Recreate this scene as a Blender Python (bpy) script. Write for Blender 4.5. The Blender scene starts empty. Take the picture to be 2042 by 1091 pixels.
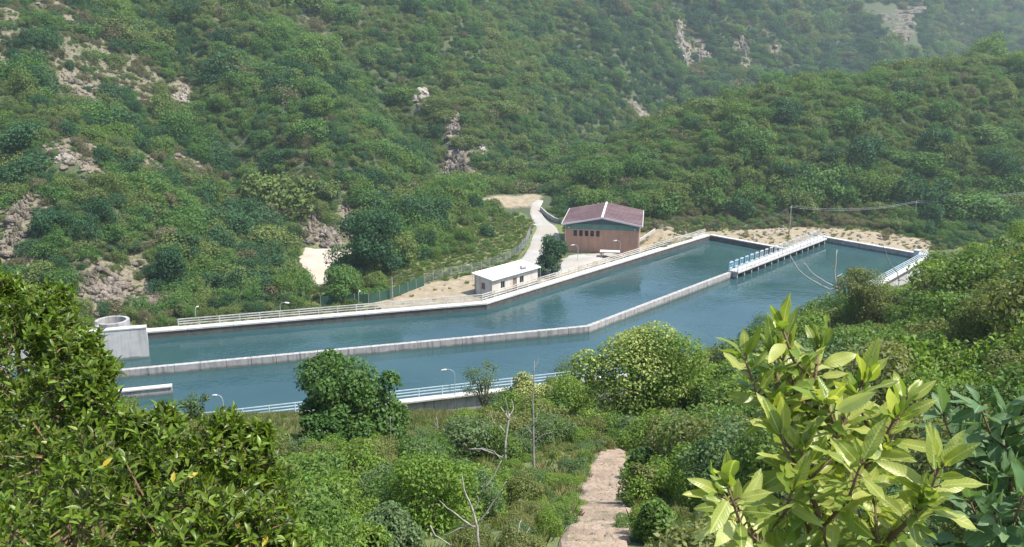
import bpy, math, random
import numpy as np
from mathutils import Vector, Matrix, Euler

random.seed(7)
RNG = np.random.default_rng(11)
SC = bpy.context.scene
COL = SC.collection

# ------------------------------------------------------------------ camera, sky, sun, exposure
CAM_H, PITCH, FPX, IW, IH = 37.0, math.radians(15.0), 1700.0, 2042.0, 1091.0
cam = bpy.data.cameras.new('camera')
cam.sensor_width = 36.0
cam.lens = 36.0 * FPX / IW
cam.clip_start, cam.clip_end = 0.1, 6000
cam_ob = bpy.data.objects.new('camera', cam)
COL.objects.link(cam_ob)
cam_ob.location = (0, 0, CAM_H)
cam_ob.rotation_euler = (math.pi / 2 - PITCH, 0, 0)
SC.camera = cam_ob

SUN_EL, SUN_AZ = math.radians(60), math.radians(105)      # azimuth clockwise from +Y
world = bpy.data.worlds.new('World')
SC.world = world
world.use_nodes = True
wn = world.node_tree
sky = wn.nodes.new('ShaderNodeTexSky')
sky.sky_type = 'NISHITA'
sky.sun_disc = False
sky.sun_elevation, sky.sun_rotation = SUN_EL, SUN_AZ
sky.air_density, sky.dust_density, sky.ozone_density = 1.0, 1.5, 1.0
wn.links.new(sky.outputs[0], wn.nodes['Background'].inputs[0])
wn.nodes['Background'].inputs[1].default_value = 0.15
sun = bpy.data.lights.new('sun', 'SUN')
sun.energy, sun.angle, sun.color = 4.6, math.radians(0.5), (1.0, 0.95, 0.87)
sun_ob = bpy.data.objects.new('sun', sun)
COL.objects.link(sun_ob)
sdir = Vector((math.sin(SUN_AZ) * math.cos(SUN_EL), math.cos(SUN_AZ) * math.cos(SUN_EL), math.sin(SUN_EL)))
sun_ob.rotation_euler = sdir.to_track_quat('Z', 'Y').to_euler()
sun_ob.location = (200, 0, 300)
SC.view_settings.view_transform = 'Standard'
SC.view_settings.look = 'None'
SC.view_settings.exposure = 0.9
SC.view_settings.gamma = 1
SC.view_settings.use_curve_mapping = False
SC.cycles.max_bounces = 6
SC.cycles.transparent_max_bounces = 6

# ------------------------------------------------------------------ small maths
CP, SP = math.cos(PITCH), math.sin(PITCH)

def ray(px, py):
    x, y = (px - IW / 2) / FPX, -(py - IH / 2) / FPX
    return np.array([x, CP + y * SP, -SP + y * CP])

def at(px, py, z=0.0):
    """the place on the level z that the photograph shows at a pixel"""
    d = ray(px, py)
    return d * ((z - CAM_H) / d[2]) + np.array([0, 0, CAM_H])

def project(P):
    P = np.asarray(P, float)
    x, y, z = P[..., 0], P[..., 1], P[..., 2] - CAM_H
    dep = y * CP - z * SP
    up = y * SP + z * CP
    dd = np.maximum(dep, 0.05)
    return IW / 2 + FPX * x / dd, IH / 2 - FPX * up / dd, dep

def hash2(ix, iy, seed):
    h = (ix.astype(np.int64) * 374761393 + iy.astype(np.int64) * 668265263 + seed * 974634777) & 0xFFFFFFFF
    h = ((h ^ (h >> 13)) * 1274126177) & 0xFFFFFFFF
    h = h ^ (h >> 16)
    return (h & 0xFFFF) / 65535.0

def vnoise(x, y, seed=0):
    x = np.asarray(x, float); y = np.asarray(y, float)
    ix, iy = np.floor(x), np.floor(y)
    fx, fy = x - ix, y - iy
    fx, fy = fx * fx * (3 - 2 * fx), fy * fy * (3 - 2 * fy)
    a, b = hash2(ix, iy, seed), hash2(ix + 1, iy, seed)
    c, d = hash2(ix, iy + 1, seed), hash2(ix + 1, iy + 1, seed)
    return (a * (1 - fx) + b * fx) * (1 - fy) + (c * (1 - fx) + d * fx) * fy

def fbm(x, y, seed=0, o=4):
    s, a, t = 0, 1.0, 0
    for k in range(o):
        s = s + a * vnoise(x * 2 ** k, y * 2 ** k, seed + k * 17)
        t += a; a *= 0.5
    return s / t

def sstep(a, b, x):
    t = np.clip((x - a) / (b - a), 0, 1)
    return t * t * (3 - 2 * t)

def poly_sd(x, y, poly):
    """signed distance to a closed polygon, negative inside"""
    x = np.asarray(x, float); y = np.asarray(y, float)
    d = np.full(x.shape, 1e9); ins = np.zeros(x.shape, bool)
    n = len(poly)
    for i in range(n):
        ax, ay = poly[i]; bx, by = poly[(i + 1) % n]
        ex, ey = bx - ax, by - ay
        t = np.clip(((x - ax) * ex + (y - ay) * ey) / (ex * ex + ey * ey), 0, 1)
        d = np.minimum(d, np.hypot(x - ax - t * ex, y - ay - t * ey))
        c = ((ay > y) != (by > y))
        with np.errstate(divide='ignore', invalid='ignore'):
            xi = ax + (y - ay) * ex / (ey if ey != 0 else 1e-9)
        ins ^= c & (x < xi)
    return np.where(ins, -d, d)

def line_sd(x, y, pts):
    """distance past an open polyline, positive on its left hand (far) side"""
    x = np.asarray(x, float); y = np.asarray(y, float)
    best = np.full(x.shape, 1e9); sg = np.zeros(x.shape); bc = np.zeros(x.shape)
    for (ax, ay), (bx, by) in zip(pts[:-1], pts[1:]):
        ex, ey = bx - ax, by - ay
        t = np.clip(((x - ax) * ex + (y - ay) * ey) / (ex * ex + ey * ey), 0, 1)
        d = np.hypot(x - ax - t * ex, y - ay - t * ey)
        c = (ex * (y - ay) - ey * (x - ax)) / math.hypot(ex, ey)
        m = (d < best - 1e-6) | ((np.abs(d - best) <= 1e-6) & (np.abs(c) > bc))     # at a shared corner the more square-on piece decides the side
        best = np.where(m, d, best); sg = np.where(m, np.sign(c), sg); bc = np.where(m, np.abs(c), bc)
    return best * sg

# ------------------------------------------------------------------ plan of the place (metres)
F0, F1, F2 = (-80.0, 98.85), (-3.8, 121.0), (39.9, 168.0)        # far wall, water side
E1 = (51.6, 155.6)                                               # first end wall meets the gate bridge
E2a, E2b = (62.0, 166.4), (75.6, 150.9)
N1, N0 = (27.3, 97.2), (-80.0, 65.0)
M0, M1, M2 = (-80.0, 84.5), (10.3, 110.5), (37.3, 139.6)         # divider wall
BASIN = [F0, F1, F2, E1, E2a, E2b, N1, N0]
WATER_Z = -1.0
FOOT = [(-400, 70), (-200, 92), (-90, 103), (-62, 113), (-49, 123), (-41, 140), (-45, 170), (-30, 178), (-12, 203),
        (10, 221), (26, 250), (50, 305), (100, 362), (160, 410), (320, 500), (700, 700)]
RELIEF = [([(105, 494), (85, 428), (49, 340), (28, 288), (16, 240)], -13, 16), ([(-70, 300), (-60, 278), (-41, 258), (-24, 237), (-16, 212)], -6.5, 9),
          ([(225, 590), (211, 552), (158, 479), (100, 400)], -12, 22), ([(-100, 250), (-90, 233), (-74, 207), (-60, 189), (-48, 175)], -6, 8), ([(350, 640), (281, 563), (240, 515)], -10, 20),
          ([(-40, 365), (-33, 348), (-10, 294), (6, 263)], 8, 17), ([(-90, 280), (-81, 265), (-57, 237), (-36, 203)], 6, 12), ([(-130, 215), (-105, 190), (-80, 160)], 5, 12), ([(-150, 190), (-112, 165), (-88, 138)], -6, 8)]
RX = [-60, 8, 16, 27, 37, 65, 92, 120, 150, 220, 420]
R_FOOT = [215, 205, 190, 186, 185, 184, 182, 180, 178, 172, 150]
R_CREST = [218, 213, 215, 220, 225, 230, 236, 240, 245, 255, 280]
R_Z = [0, 1.5, 5.0, 11.5, 15.5, 25, 28.0, 30.5, 30.5, 32, 40]
SAND = [(-43.5, 172), (-39, 174), (-32, 173), (-29.5, 160), (-31, 152), (-33.5, 141), (-36, 141), (-37.5, 152), (-42.5, 162)]

def height(x, y):
    x = np.asarray(x, float); y = np.asarray(y, float)
    n1 = fbm(x / 34, y / 34, 3, 4) - 0.5
    n2 = fbm(x / 7, y / 7, 9, 3) - 0.5
    # near slope below the viewpoint
    fore = 34.3 - 0.42 * y + 0.27 * np.maximum(0, x - 9) + 0.16 * np.maximum(0, x - 22) * sstep(95, 60, y)
    fore = fore + (fbm(x / 10, y / 10, 9, 1) - .5) * 1.1 * sstep(4, 25, y)
    fore = np.minimum(fore, 35.0 + 0.02 * np.minimum(0, y) )
    fore = np.maximum(fore, -2.6 + n2 * 0.5)
    # which side of the basin
    far_line = [(-400, 98.85 - 320 * 0.29)] + [F0, F1, F2, E1, E2a, E2b, (110, 165), (400, 230)]
    s = line_sd(x, y, far_line)
    terr = -0.15 + n2 * 0.35 + 0 * x
    ravine = sstep(2.0, 12.0, line_sd(x, y, [(-300, 20), (-58, 112), (-40, 116.5), (-28, 125.5), (-22.5, 139), (-18, 152), (-16, 163), (-15, 178), (-16, 192), (-30, 260)]))
    terr = terr - 4.2 * ravine + 4.0 * np.exp(-(((x + 14) / 9) ** 2 + ((y - 188) / 16) ** 2)) * 1.2 + 1.5 * ravine * np.exp(-(((x + 16) / 8) ** 2 + ((y - 160) / 14) ** 2))
    terr = terr + sstep(184, 206, y) * 1.6 * sstep(-30, 0, x)
    mound = 2.2 * np.exp(-(((x - 29.5) / 4.0) ** 2 + ((y - 164) / 4.5) ** 2))
    terr = terr + mound + 1.6 * sstep(165, 184, y) * sstep(45, 70, x)
    sd_sand = poly_sd(x, y, SAND)
    terr = terr + (-4.0 - terr) * sstep(4, 0, sd_sand)
    # back hill
    d = line_sd(x, y, FOOT)
    dd = np.maximum(d, 0)
    gul = np.abs(fbm(x / 60 + dd / 240, y / 160, 21, 3) - 0.5) * 2
    back = -4.2 + 0.30 * np.minimum(dd, 3) + 0.64 * dd + (n1 * 16 - 5 * (1 - gul) ** 3) * sstep(5, 60, dd) + n2 * 2.4 * sstep(0, 12, dd)
    for pl, hgt, wid in RELIEF:
        q = np.abs(line_sd(x, y, pl)); back = back + hgt * np.exp(-(q / wid) ** 2) * sstep(3, 22, dd)
    back = np.where(d > 0, back, -50)
    back = np.where(back > 70, 70 + 32 * (1 - np.exp(-(np.maximum(back, 70) - 70) / 60)), back)
    # right hill
    rf, rc, rz = np.interp(x, RX, R_FOOT), np.interp(x, RX, R_CREST), np.interp(x, RX, R_Z)
    t = (y - rf) / (rc - rf)
    up = np.where(t < 1, np.sin(np.clip(t, 0, 1) * math.pi / 2) ** 1.1, 1 - 0.6 * np.maximum(t - 1, 0) ** 1.4)
    rh = rz * up + n1 * 5 * sstep(0, 0.5, t) * sstep(10, 40, x) + n2 * 1.5 * sstep(0, .3, t)
    rh = np.where(t > 0, rh, -50)
    far = np.maximum(np.maximum(terr, back), rh)
    z = np.where(s > 0, far, fore)
    # the right hand shoulder blends in beside the basin's end
    w = sstep(76, 90, x) * sstep(-14, 8, s) * sstep(150, 120, y + 0 * x)
    b = poly_sd(x, y, BASIN)
    z = np.where(b < 0.45, -4.6, z)
    return z

def hit(px, py, far=900.0):
    """the place on the ground that the photograph shows at a pixel"""
    d = ray(px, py)
    t = np.linspace(3, far, 3600)
    P = np.array([0, 0, CAM_H]) + t[:, None] * d
    below = P[:, 2] < height(P[:, 0], P[:, 1])
    i = int(np.argmax(below)) if below.any() else len(t) - 1
    a, b = t[max(i - 1, 0)], t[i]
    for _ in range(14):
        m = (a + b) / 2
        q = np.array([0, 0, CAM_H]) + m * d
        if q[2] < height(q[0], q[1]): b = m
        else: a = m
    return np.array([0, 0, CAM_H]) + b * d

# ------------------------------------------------------------------ materials
def mat(name):
    m = bpy.data.materials.new(name)
    m.use_nodes = True
    nt = m.node_tree
    return m, nt, nt.nodes['Principled BSDF']

def N(nt, t, **kw):
    n = nt.nodes.new('ShaderNode' + t)
    for k, v in kw.items():
        if k.startswith('_'): setattr(n, k[1:], v)
        else: n.inputs[k].default_value = v
    return n

def mixc(nt, fac, a, b, mode='MIX'):
    n = nt.nodes.new('ShaderNodeMix'); n.data_type = 'RGBA'; n.blend_type = mode
    for s, v in ((0, fac), (6, a), (7, b)):
        if hasattr(v, 'is_output') or isinstance(v, bpy.types.NodeSocket): nt.links.new(v, n.inputs[s])
        elif s == 0: n.inputs[0].default_value = v
        else: n.inputs[s].default_value = (*v, 1)
    return n.outputs[2]

def ramp(nt, src, stops):
    r = nt.nodes.new('ShaderNodeValToRGB')
    e = r.color_ramp.elements
    while len(e) < len(stops): e.new(0.5)
    for k, (p, c) in enumerate(stops):
        e[k].position = p
        e[k].color = (*c, 1) if not isinstance(c, (int, float)) else (c, c, c, 1)
    nt.links.new(src, r.inputs[0])
    return r.outputs[0]

def noise_out(nt, scale, detail=4, coord='Object', stretch=None, rough=0.55):
    tc = N(nt, 'TexCoord')
    src = tc.outputs[coord] if coord != 'World' else N(nt, 'NewGeometry').outputs['Position']
    if stretch:
        mp = N(nt, 'Mapping'); mp.inputs['Scale'].default_value = stretch
        nt.links.new(src, mp.inputs[0]); src = mp.outputs[0]
    n = N(nt, 'TexNoise', Scale=scale, Detail=detail, Roughness=rough)
    nt.links.new(src, n.inputs['Vector'])
    return n.outputs['Fac']

def bump(nt, bs, src, strength, dist):
    b = N(nt, 'Bump', Strength=strength, Distance=dist)
    nt.links.new(src, b.inputs['Height']); nt.links.new(b.outputs[0], bs.inputs['Normal'])

def rough_mat(name, c1, c2, scale=1.2, rough=0.85, c3=None, streak=None, bmp=0.3, coord='World', bdist=0.02):
    m, nt, bs = mat(name)
    f = noise_out(nt, scale, 6, coord)
    col = ramp(nt, f, [(0.3, c1), (0.7, c2)])
    if c3:
        f3 = noise_out(nt, scale * 0.23, 4, coord)
        col = mixc(nt, ramp(nt, f3, [(0.48, 0.0), (0.66, 1.0)]), col, c3)
    if streak:
        f2 = noise_out(nt, 1.0, 5, coord, (2.4, 2.4, 0.16))
        col = mixc(nt, ramp(nt, f2, [(0.48, 0.0), (0.66, 0.8)]), col, streak)
    if name in ('concrete', 'concrete_block'):            # the dark tide mark just above the water
        sz_ = N(nt, 'SeparateXYZ'); nt.links.new(N(nt, 'NewGeometry').outputs['Position'], sz_.inputs[0])
        wob = N(nt, 'Math', _operation='MULTIPLY_ADD'); nt.links.new(noise_out(nt, 1.1, 4, 'World'), wob.inputs[0]); wob.inputs[1].default_value = 0.5; nt.links.new(sz_.outputs['Z'], wob.inputs[2])
        mk = N(nt, 'MapRange'); mk.inputs[1].default_value, mk.inputs[2].default_value, mk.inputs[3].default_value, mk.inputs[4].default_value = -0.62, -0.38, 0.8, 0.0
        nt.links.new(wob.outputs[0], mk.inputs[0]); col = mixc(nt, mk.outputs[0], col, (.075, .08, .06))
    nt.links.new(col, bs.inputs['Base Color'])
    bs.inputs['Roughness'].default_value = rough
    if bmp: bump(nt, bs, noise_out(nt, scale * 6, 5, coord), bmp, bdist)
    return m

def leaf_mat(name, stops, patch=None, transl=0.35, rough=0.45, patch_scale=0.03, island=0.35, spec=0.35):
    """stops: colours picked per plant; patch: a second colour that takes over in broad patches of the hillside"""
    m, nt, bs = mat(name)
    oi = N(nt, 'ObjectInfo')
    col = ramp(nt, oi.outputs['Random'], stops)
    if patch:
        f = noise_out(nt, patch_scale, 4, 'World')
        col = mixc(nt, ramp(nt, f, [(0.46, 0.0), (0.62, 0.75)]), col, patch)
    geo = N(nt, 'NewGeometry')
    hs = N(nt, 'HueSaturation')
    mr = N(nt, 'MapRange'); mr.inputs[3].default_value, mr.inputs[4].default_value = 1 - island, 1 + island
    nt.links.new(geo.outputs['Random Per Island'], mr.inputs[0])
    nt.links.new(mr.outputs[0], hs.inputs['Value'])
    mh = N(nt, 'MapRange'); mh.inputs[3].default_value, mh.inputs[4].default_value = 0.485, 0.515
    ml = N(nt, 'Math', _operation='FRACT'); m7 = N(nt, 'Math', _operation='MULTIPLY'); m7.inputs[1].default_value = 7.31
    nt.links.new(geo.outputs['Random Per Island'], m7.inputs[0]); nt.links.new(m7.outputs[0], ml.inputs[0])
    nt.links.new(ml.outputs[0], mh.inputs[0]); nt.links.new(mh.outputs[0], hs.inputs['Hue'])
    nt.links.new(col, hs.inputs['Color'])
    c = hs.outputs[0]
    nt.links.new(c, bs.inputs['Base Color'])
    bs.inputs['Roughness'].default_value = rough
    bs.inputs['Specular IOR Level'].default_value = spec
    tr = N(nt, 'BsdfTranslucent')
    nt.links.new(mixc(nt, 1.0, c, (1.25, 1.3, 0.6), 'MULTIPLY'), tr.inputs['Color'])
    mx = N(nt, 'MixShader', Fac=transl)
    nt.links.new(bs.outputs[0], mx.inputs[1]); nt.links.new(tr.outputs[0], mx.inputs[2])
    nt.links.new(mx.outputs[0], nt.nodes['Material Output'].inputs['Surface'])
    return m

M = {}
M['hill_leaf'] = leaf_mat('hill_leaf', [(0.0, (0.046, 0.107, 0.041)), (0.25, (0.075, 0.155, 0.048)), (0.5, (0.116, 0.193, 0.055)), (0.7, (0.090, 0.169, 0.067)), (0.85, (0.161, 0.215, 0.067)), (1.0, (0.109, 0.150, 0.061))],
                          patch=(0.129, 0.159, 0.059), patch_scale=0.022, island=0.22, transl=0.35, rough=0.7, spec=0.2)
M['hill_dark'] = leaf_mat('hill_dark', [(0.0, (0.032, 0.089, 0.036)), (1.0, (0.050, 0.116, 0.047))], transl=0.3, rough=0.7, island=.22, spec=.2)
M['hill_mid'] = leaf_mat('hill_mid', [(0.0, (0.075, 0.162, 0.040)), (1.0, (0.099, 0.186, 0.048))], transl=0.35, rough=0.7, island=.22, spec=.2)
M['hill_olive'] = leaf_mat('hill_olive', [(0.0, (0.116, 0.168, 0.047)), (1.0, (0.138, 0.181, 0.057))], transl=0.35, rough=0.7, island=.22, spec=.2)
M['hill_bright'] = leaf_mat('hill_bright', [(0.0, (0.103, 0.177, 0.040)), (1.0, (0.125, 0.199, 0.049))], transl=0.4, rough=0.7, island=.22, spec=.2)
M['sh_dark'] = leaf_mat('sh_dark', [(0.0, (0.052, 0.115, 0.026)), (1.0, (0.078, 0.149, 0.035))], transl=0.35, spec=.22, rough=.52)
M['sh_mid'] = leaf_mat('sh_mid', [(0.0, (0.089, 0.162, 0.034)), (1.0, (0.118, 0.188, 0.042))], transl=0.38, spec=.22, rough=.52)
M['sh_olive'] = leaf_mat('sh_olive', [(0.0, (.130, .160, .046)), (1.0, (.160, .180, .060))], transl=0.38, spec=.22, rough=.52)
M['sh_bright'] = leaf_mat('sh_bright', [(0.0, (0.130, 0.215, 0.034)), (1.0, (0.165, 0.247, 0.046))], transl=0.42, spec=.22, rough=.52)
M['sh_grey'] = leaf_mat('sh_grey', [(0.0, (0.090, 0.149, 0.059)), (1.0, (0.116, 0.173, 0.072))], transl=0.35, spec=.2, rough=.55)
M['hill_dry'] = leaf_mat('hill_dry', [(0.0, (0.121, 0.118, 0.063)), (1.0, (0.168, 0.162, 0.089))], transl=0.25, rough=0.8, island=.22, spec=.1)
M['blossom'] = leaf_mat('blossom', [(0.0, (.24, .30, .065)), (1.0, (.34, .37, .12))], transl=0.35, rough=0.6)
M['near_leaf'] = leaf_mat('near_leaf', [(0.0, (.078, .136, .012)), (1.0, (.118, .172, .018))], transl=0.42, rough=0.38, island=0.65, spec=0.42)
M['near_leaf_yellow'] = leaf_mat('near_leaf_yellow', [(0.0, (.36, .30, .03)), (1.0, (.42, .34, .04))], transl=0.4, rough=0.4)
M['lime_leaf'] = leaf_mat('lime_leaf', [(0.0, (0.168, 0.241, 0.040)), (0.4, (0.263, 0.319, 0.061)), (0.8, (0.358, 0.403, 0.099)), (1.0, (0.493, 0.538, 0.220))], transl=0.45, rough=0.38, island=0.05, spec=0.45)
M['blue_leaf'] = leaf_mat('blue_leaf', [(0.0, (.080, .155, .060)), (1.0, (.125, .205, .085))], transl=0.35, rough=0.5, island=0.05, spec=0.22)
M['grass'] = leaf_mat('grass', [(0.0, (.105, .150, .036)), (0.6, (.15, .175, .052)), (1.0, (.20, .20, .08))], transl=0.4, rough=0.6)
M['dry_grass'] = leaf_mat('dry_grass', [(0.0, (.18, .18, .07)), (1.0, (.28, .25, .13))], transl=0.4, rough=0.7)
M['bark'] = rough_mat('bark', (.06, .045, .032), (.13, .10, .075), 9, 0.9)
M['twig'] = rough_mat('twig', (.10, .062, .03), (.18, .12, .06), 30, 0.8, coord='Object')
M['dead_wood'] = rough_mat('dead_wood', (.19, .175, .15), (.36, .34, .30), 12, 0.85)
M['grey_wood'] = rough_mat('grey_wood', (.12, .11, .10), (.24, .22, .20), 12, 0.85)
M['concrete'] = rough_mat('concrete', (.27, .262, .255), (.39, .38, .365), 1.4, 0.9, streak=(.15, .145, .14))
M['concrete_sunlit'] = rough_mat('concrete_sunlit', (.41, .41, .405), (.52, .515, .50), 1.2, 0.85, streak=(.34, .34, .33))
M['concrete_dry'] = rough_mat('concrete_dry', (.27, .262, .255), (.39, .38, .365), 1.4, 0.9, streak=(.15, .145, .14))
M['concrete_block'] = rough_mat('concrete_block', (.41, .41, .405), (.52, .515, .50), 1.2, 0.85, streak=(.30, .30, .30))
M['coping'] = rough_mat('coping', (.40, .39, .37), (.55, .54, .51), 1.6, 0.9, c3=(.40, .38, .34))
M['concrete_dark'] = rough_mat('concrete_dark', (.055, .055, .05), (.11, .105, .09), 1.2, 0.6)  # much darker than the other concrete
M['rail_white'] = rough_mat('rail_white', (.38, .37, .345), (.53, .52, .485), 2.0, 0.7, c3=(.32, .31, .27))
M['rail_blue'] = rough_mat('rail_blue', (.36, .46, .51), (.47, .56, .60), 2.0, 0.5, bmp=0)
M['steel_blue'] = rough_mat('steel_blue', (.26, .46, .60), (.40, .58, .70), 2.0, 0.5, bmp=0)
M['steel_pale'] = rough_mat('steel_pale', (.46, .50, .52), (.66, .68, .69), 2.0, 0.55, c3=(.34, .35, .36), bmp=0)
M['lamp_white'] = rough_mat('lamp_white', (.50, .51, .50), (.62, .62, .60), 3, 0.4, bmp=0)
M['galv'] = rough_mat('galv', (.28, .29, .30), (.42, .43, .43), 3, 0.5, bmp=0)
M['wood_pole'] = rough_mat('wood_pole', (.20, .18, .15), (.36, .33, .29), 5, 0.9)
M['wire'] = rough_mat('wire', (.30, .31, .31), (.38, .39, .39), 3, 0.5, bmp=0)
M['roof_red'] = rough_mat('roof_red', (.095, .055, .060), (.140, .080, .082), 0.7, 0.75, c3=(.165, .11, .105), bmp=0.1)
M['trim_white'] = rough_mat('trim_white', (.50, .46, .45), (.62, .59, .57), 3, 0.6, bmp=0)
M['brick_pink'] = rough_mat('brick_pink', (.47, .245, .155), (.57, .315, .21), 0.9, 0.85, c3=(.44, .26, .18), streak=(.37, .21, .15))
M['teal_band'] = rough_mat('teal_band', (.10, .20, .17), (.17, .27, .23), 0.9, 0.8)
M['gable_blue'] = rough_mat('gable_blue', (.07, .10, .12), (.11, .15, .17), 1.2, 0.7)
M['render_cream'] = rough_mat('render_cream', (.52, .47, .41), (.62, .57, .50), 0.9, 0.85, streak=(.40, .36, .31))
M['roof_white'] = rough_mat('roof_white', (.62, .62, .59), (.74, .73, .70), 0.6, 0.8, bmp=0.1)
M['shutter'] = rough_mat('shutter', (.16, .11, .085), (.24, .17, .13), 4, 0.7)
M['dark_trim'] = rough_mat('dark_trim', (.04, .04, .04), (.07, .07, .07), 4, 0.6, bmp=0)
M['net_green'] = rough_mat('net_green', (.010, .048, .030), (.022, .08, .05), 0.8, 0.85)
M['road'] = rough_mat('road', (.255, .248, .23), (.37, .36, .335), 0.35, 0.9, c3=(.28, .255, .21))
M['sand'] = rough_mat('sand', (.34, .29, .235), (.47, .41, .345), 0.25, 0.95, c3=(.40, .32, .25))
m, nt, bs = mat('path')
fa, fb_ = noise_out(nt, 0.9, 6, 'World'), noise_out(nt, 5.0, 6, 'World', (1.6, .5, 1))
pc_ = ramp(nt, fa, [(0.28, (.18, .130, .088)), (0.5, (.295, .222, .158)), (0.72, (.40, .315, .235))])
pc_ = mixc(nt, ramp(nt, fb_, [(0.50, 0.0), (0.66, 0.6)]), pc_, (.19, .14, .10))
pc_ = mixc(nt, ramp(nt, noise_out(nt, 1.7, 5, 'World'), [(0.58, 0.0), (0.66, 0.7)]), pc_, (.12, .12, .05))
nt.links.new(pc_, bs.inputs['Base Color']); bs.inputs['Roughness'].default_value = 0.95
bump(nt, bs, fb_, 0.9, 0.10)
M['path'] = m
M['rock'] = rough_mat('rock', (.135, .112, .09), (.32, .275, .23), 0.9, 0.95, c3=(.085, .078, .055), bmp=1.0, bdist=0.4)
M['rock_pale'] = rough_mat('rock_pale', (.26, .23, .19), (.46, .42, .36), 0.7, 0.95, c3=(.17, .145, .115), bmp=1.0, bdist=0.4)
M['scree'] = rough_mat('scree', (.15, .122, .088), (.30, .252, .19), 0.9, 0.95, c3=(.09, .08, .055), bmp=1.0, bdist=0.3)

m, nt, bs = mat('glass_dark')
bs.inputs['Base Color'].default_value = (.012, .016, .018, 1); bs.inputs['Roughness'].default_value = 0.08
M['glass'] = m

def veined(src, name, tint):
    m = M[src].copy(); m.name = name; nt = m.node_tree; hs = [n for n in nt.nodes if n.type == 'HUE_SAT'][0]
    tc = N(nt, 'TexCoord'); sp_ = N(nt, 'SeparateXYZ'); nt.links.new(tc.outputs['Object'], sp_.inputs[0])
    ab = N(nt, 'Math', _operation='ABSOLUTE'); nt.links.new(sp_.outputs['X'], ab.inputs[0])
    mid_ = ramp(nt, ab.outputs[0], [(0.008, 1.0), (0.02, 0.0)])
    ma = N(nt, 'Math', _operation='MULTIPLY_ADD'); nt.links.new(ab.outputs[0], ma.inputs[0]); ma.inputs[1].default_value = -0.9; nt.links.new(sp_.outputs['Y'], ma.inputs[2])
    m1 = N(nt, 'Math', _operation='MULTIPLY'); nt.links.new(ma.outputs[0], m1.inputs[0]); m1.inputs[1].default_value = 75
    sn = N(nt, 'Math', _operation='SINE'); nt.links.new(m1.outputs[0], sn.inputs[0])
    side = ramp(nt, sn.outputs[0], [(0.72, 0.0), (0.98, 0.16)])
    mxm = N(nt, 'Math', _operation='MAXIMUM'); nt.links.new(mid_, mxm.inputs[0]); nt.links.new(side, mxm.inputs[1])
    spots = ramp(nt, noise_out(nt, 9.0, 3, 'World'), [(0.66, 0.0), (0.74, 0.6)])
    c0 = hs.inputs['Color'].links[0].from_socket
    c1 = mixc(nt, mxm.outputs[0], c0, tint); c2 = mixc(nt, spots, c1, (.17, .15, .03))
    nt.links.new(c2, hs.inputs['Color'])
    bsd = nt.nodes['Principled BSDF']; bump(nt, bsd, sn.outputs[0], 0.10, 0.004)
    return m
M['lime_leaf_veined'] = veined('lime_leaf', 'lime_leaf_veined', (.42, .46, .16))
M['blue_leaf_veined'] = veined('blue_leaf', 'blue_leaf_veined', (.16, .26, .15))

# water: green-blue body under a rippled surface
m, nt, bs = mat('water')
f = noise_out(nt, 0.05, 3, 'World')
nt.links.new(ramp(nt, f, [(0.3, (.016, .047, .053)), (0.7, (.034, .077, .082))]), bs.inputs['Base Color'])
bs.inputs['Roughness'].default_value = 0.06
bs.inputs['IOR'].default_value = 1.33
r1 = noise_out(nt, 1.3, 3, 'World', (1, 1, 1)); r2 = noise_out(nt, 0.35, 2, 'World', (1.0, 0.7, 1))
ad = N(nt, 'Math', _operation='ADD'); nt.links.new(r1, ad.inputs[0]); nt.links.new(r2, ad.inputs[1])
patch = ramp(nt, noise_out(nt, 0.045, 3, 'World', (1, 1.8, 1)), [(0.40, 0.05), (0.60, 0.75)])
bp = N(nt, 'Bump', Distance=0.10)
nt.links.new(patch, bp.inputs['Strength']); nt.links.new(ad.outputs[0], bp.inputs['Height']); nt.links.new(bp.outputs[0], bs.inputs['Normal'])
M['water'] = m

# terrain: leaf litter and soil, bare tan earth (red channel), rocky red scree (green), grassy (blue)
m, nt, bs = mat('terrain')
at_ = N(nt, 'Attribute', _attribute_name='cover')
sep = N(nt, 'SeparateColor'); nt.links.new(at_.outputs['Color'], sep.inputs[0])
f = noise_out(nt, 0.7, 6, 'World')
fb = noise_out(nt, 2.5, 5, 'World')
base = ramp(nt, fb, [(0.3, (.030, .046, .018)), (0.7, (.066, .080, .032))])
bare = ramp(nt, f, [(0.28, (.175, .142, .092)), (0.72, (.315, .262, .182))])
scr = ramp(nt, fb, [(0.3, (.085, .080, .048)), (0.7, (.215, .182, .125))])
grs = ramp(nt, fb, [(0.3, (.068, .102, .026)), (0.7, (.130, .155, .050))])
def brk(ch, lo=0.35, hi=0.6):
    a = N(nt, 'Math', _operation='ADD'); nt.links.new(sep.outputs[ch], a.inputs[0])
    b = N(nt, 'Math', _operation='MULTIPLY_ADD'); nt.links.new(fb, b.inputs[0]); b.inputs[1].default_value = 0.9; b.inputs[2].default_value = -0.45
    nt.links.new(b.outputs[0], a.inputs[1])
    return ramp(nt, a.outputs[0], [(lo, 0.0), (hi, 1.0)])
col = mixc(nt, brk('Blue'), base, grs)
col = mixc(nt, brk('Green'), col, scr)
col = mixc(nt, brk('Red'), col, bare)
nt.links.new(col, bs.inputs['Base Color']); bs.inputs['Roughness'].default_value = 0.95
bump(nt, bs, noise_out(nt, 3.0, 6, 'World'), 0.7, 0.15)
M['terrain'] = m

# ------------------------------------------------------------------ object helpers
def tag(o, label=None, cat=None, group=None, kind=None):
    if label: o['label'] = label
    if cat: o['category'] = cat
    if group: o['group'] = group
    if kind: o['kind'] = kind
    return o

def thing(name, label, cat, loc=(0, 0, 0), group=None):
    o = bpy.data.objects.new(name, None)
    COL.objects.link(o)
    o.location = [float(v) for v in loc]
    o.empty_display_size = 0.2
    return tag(o, label, cat, group)

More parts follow.
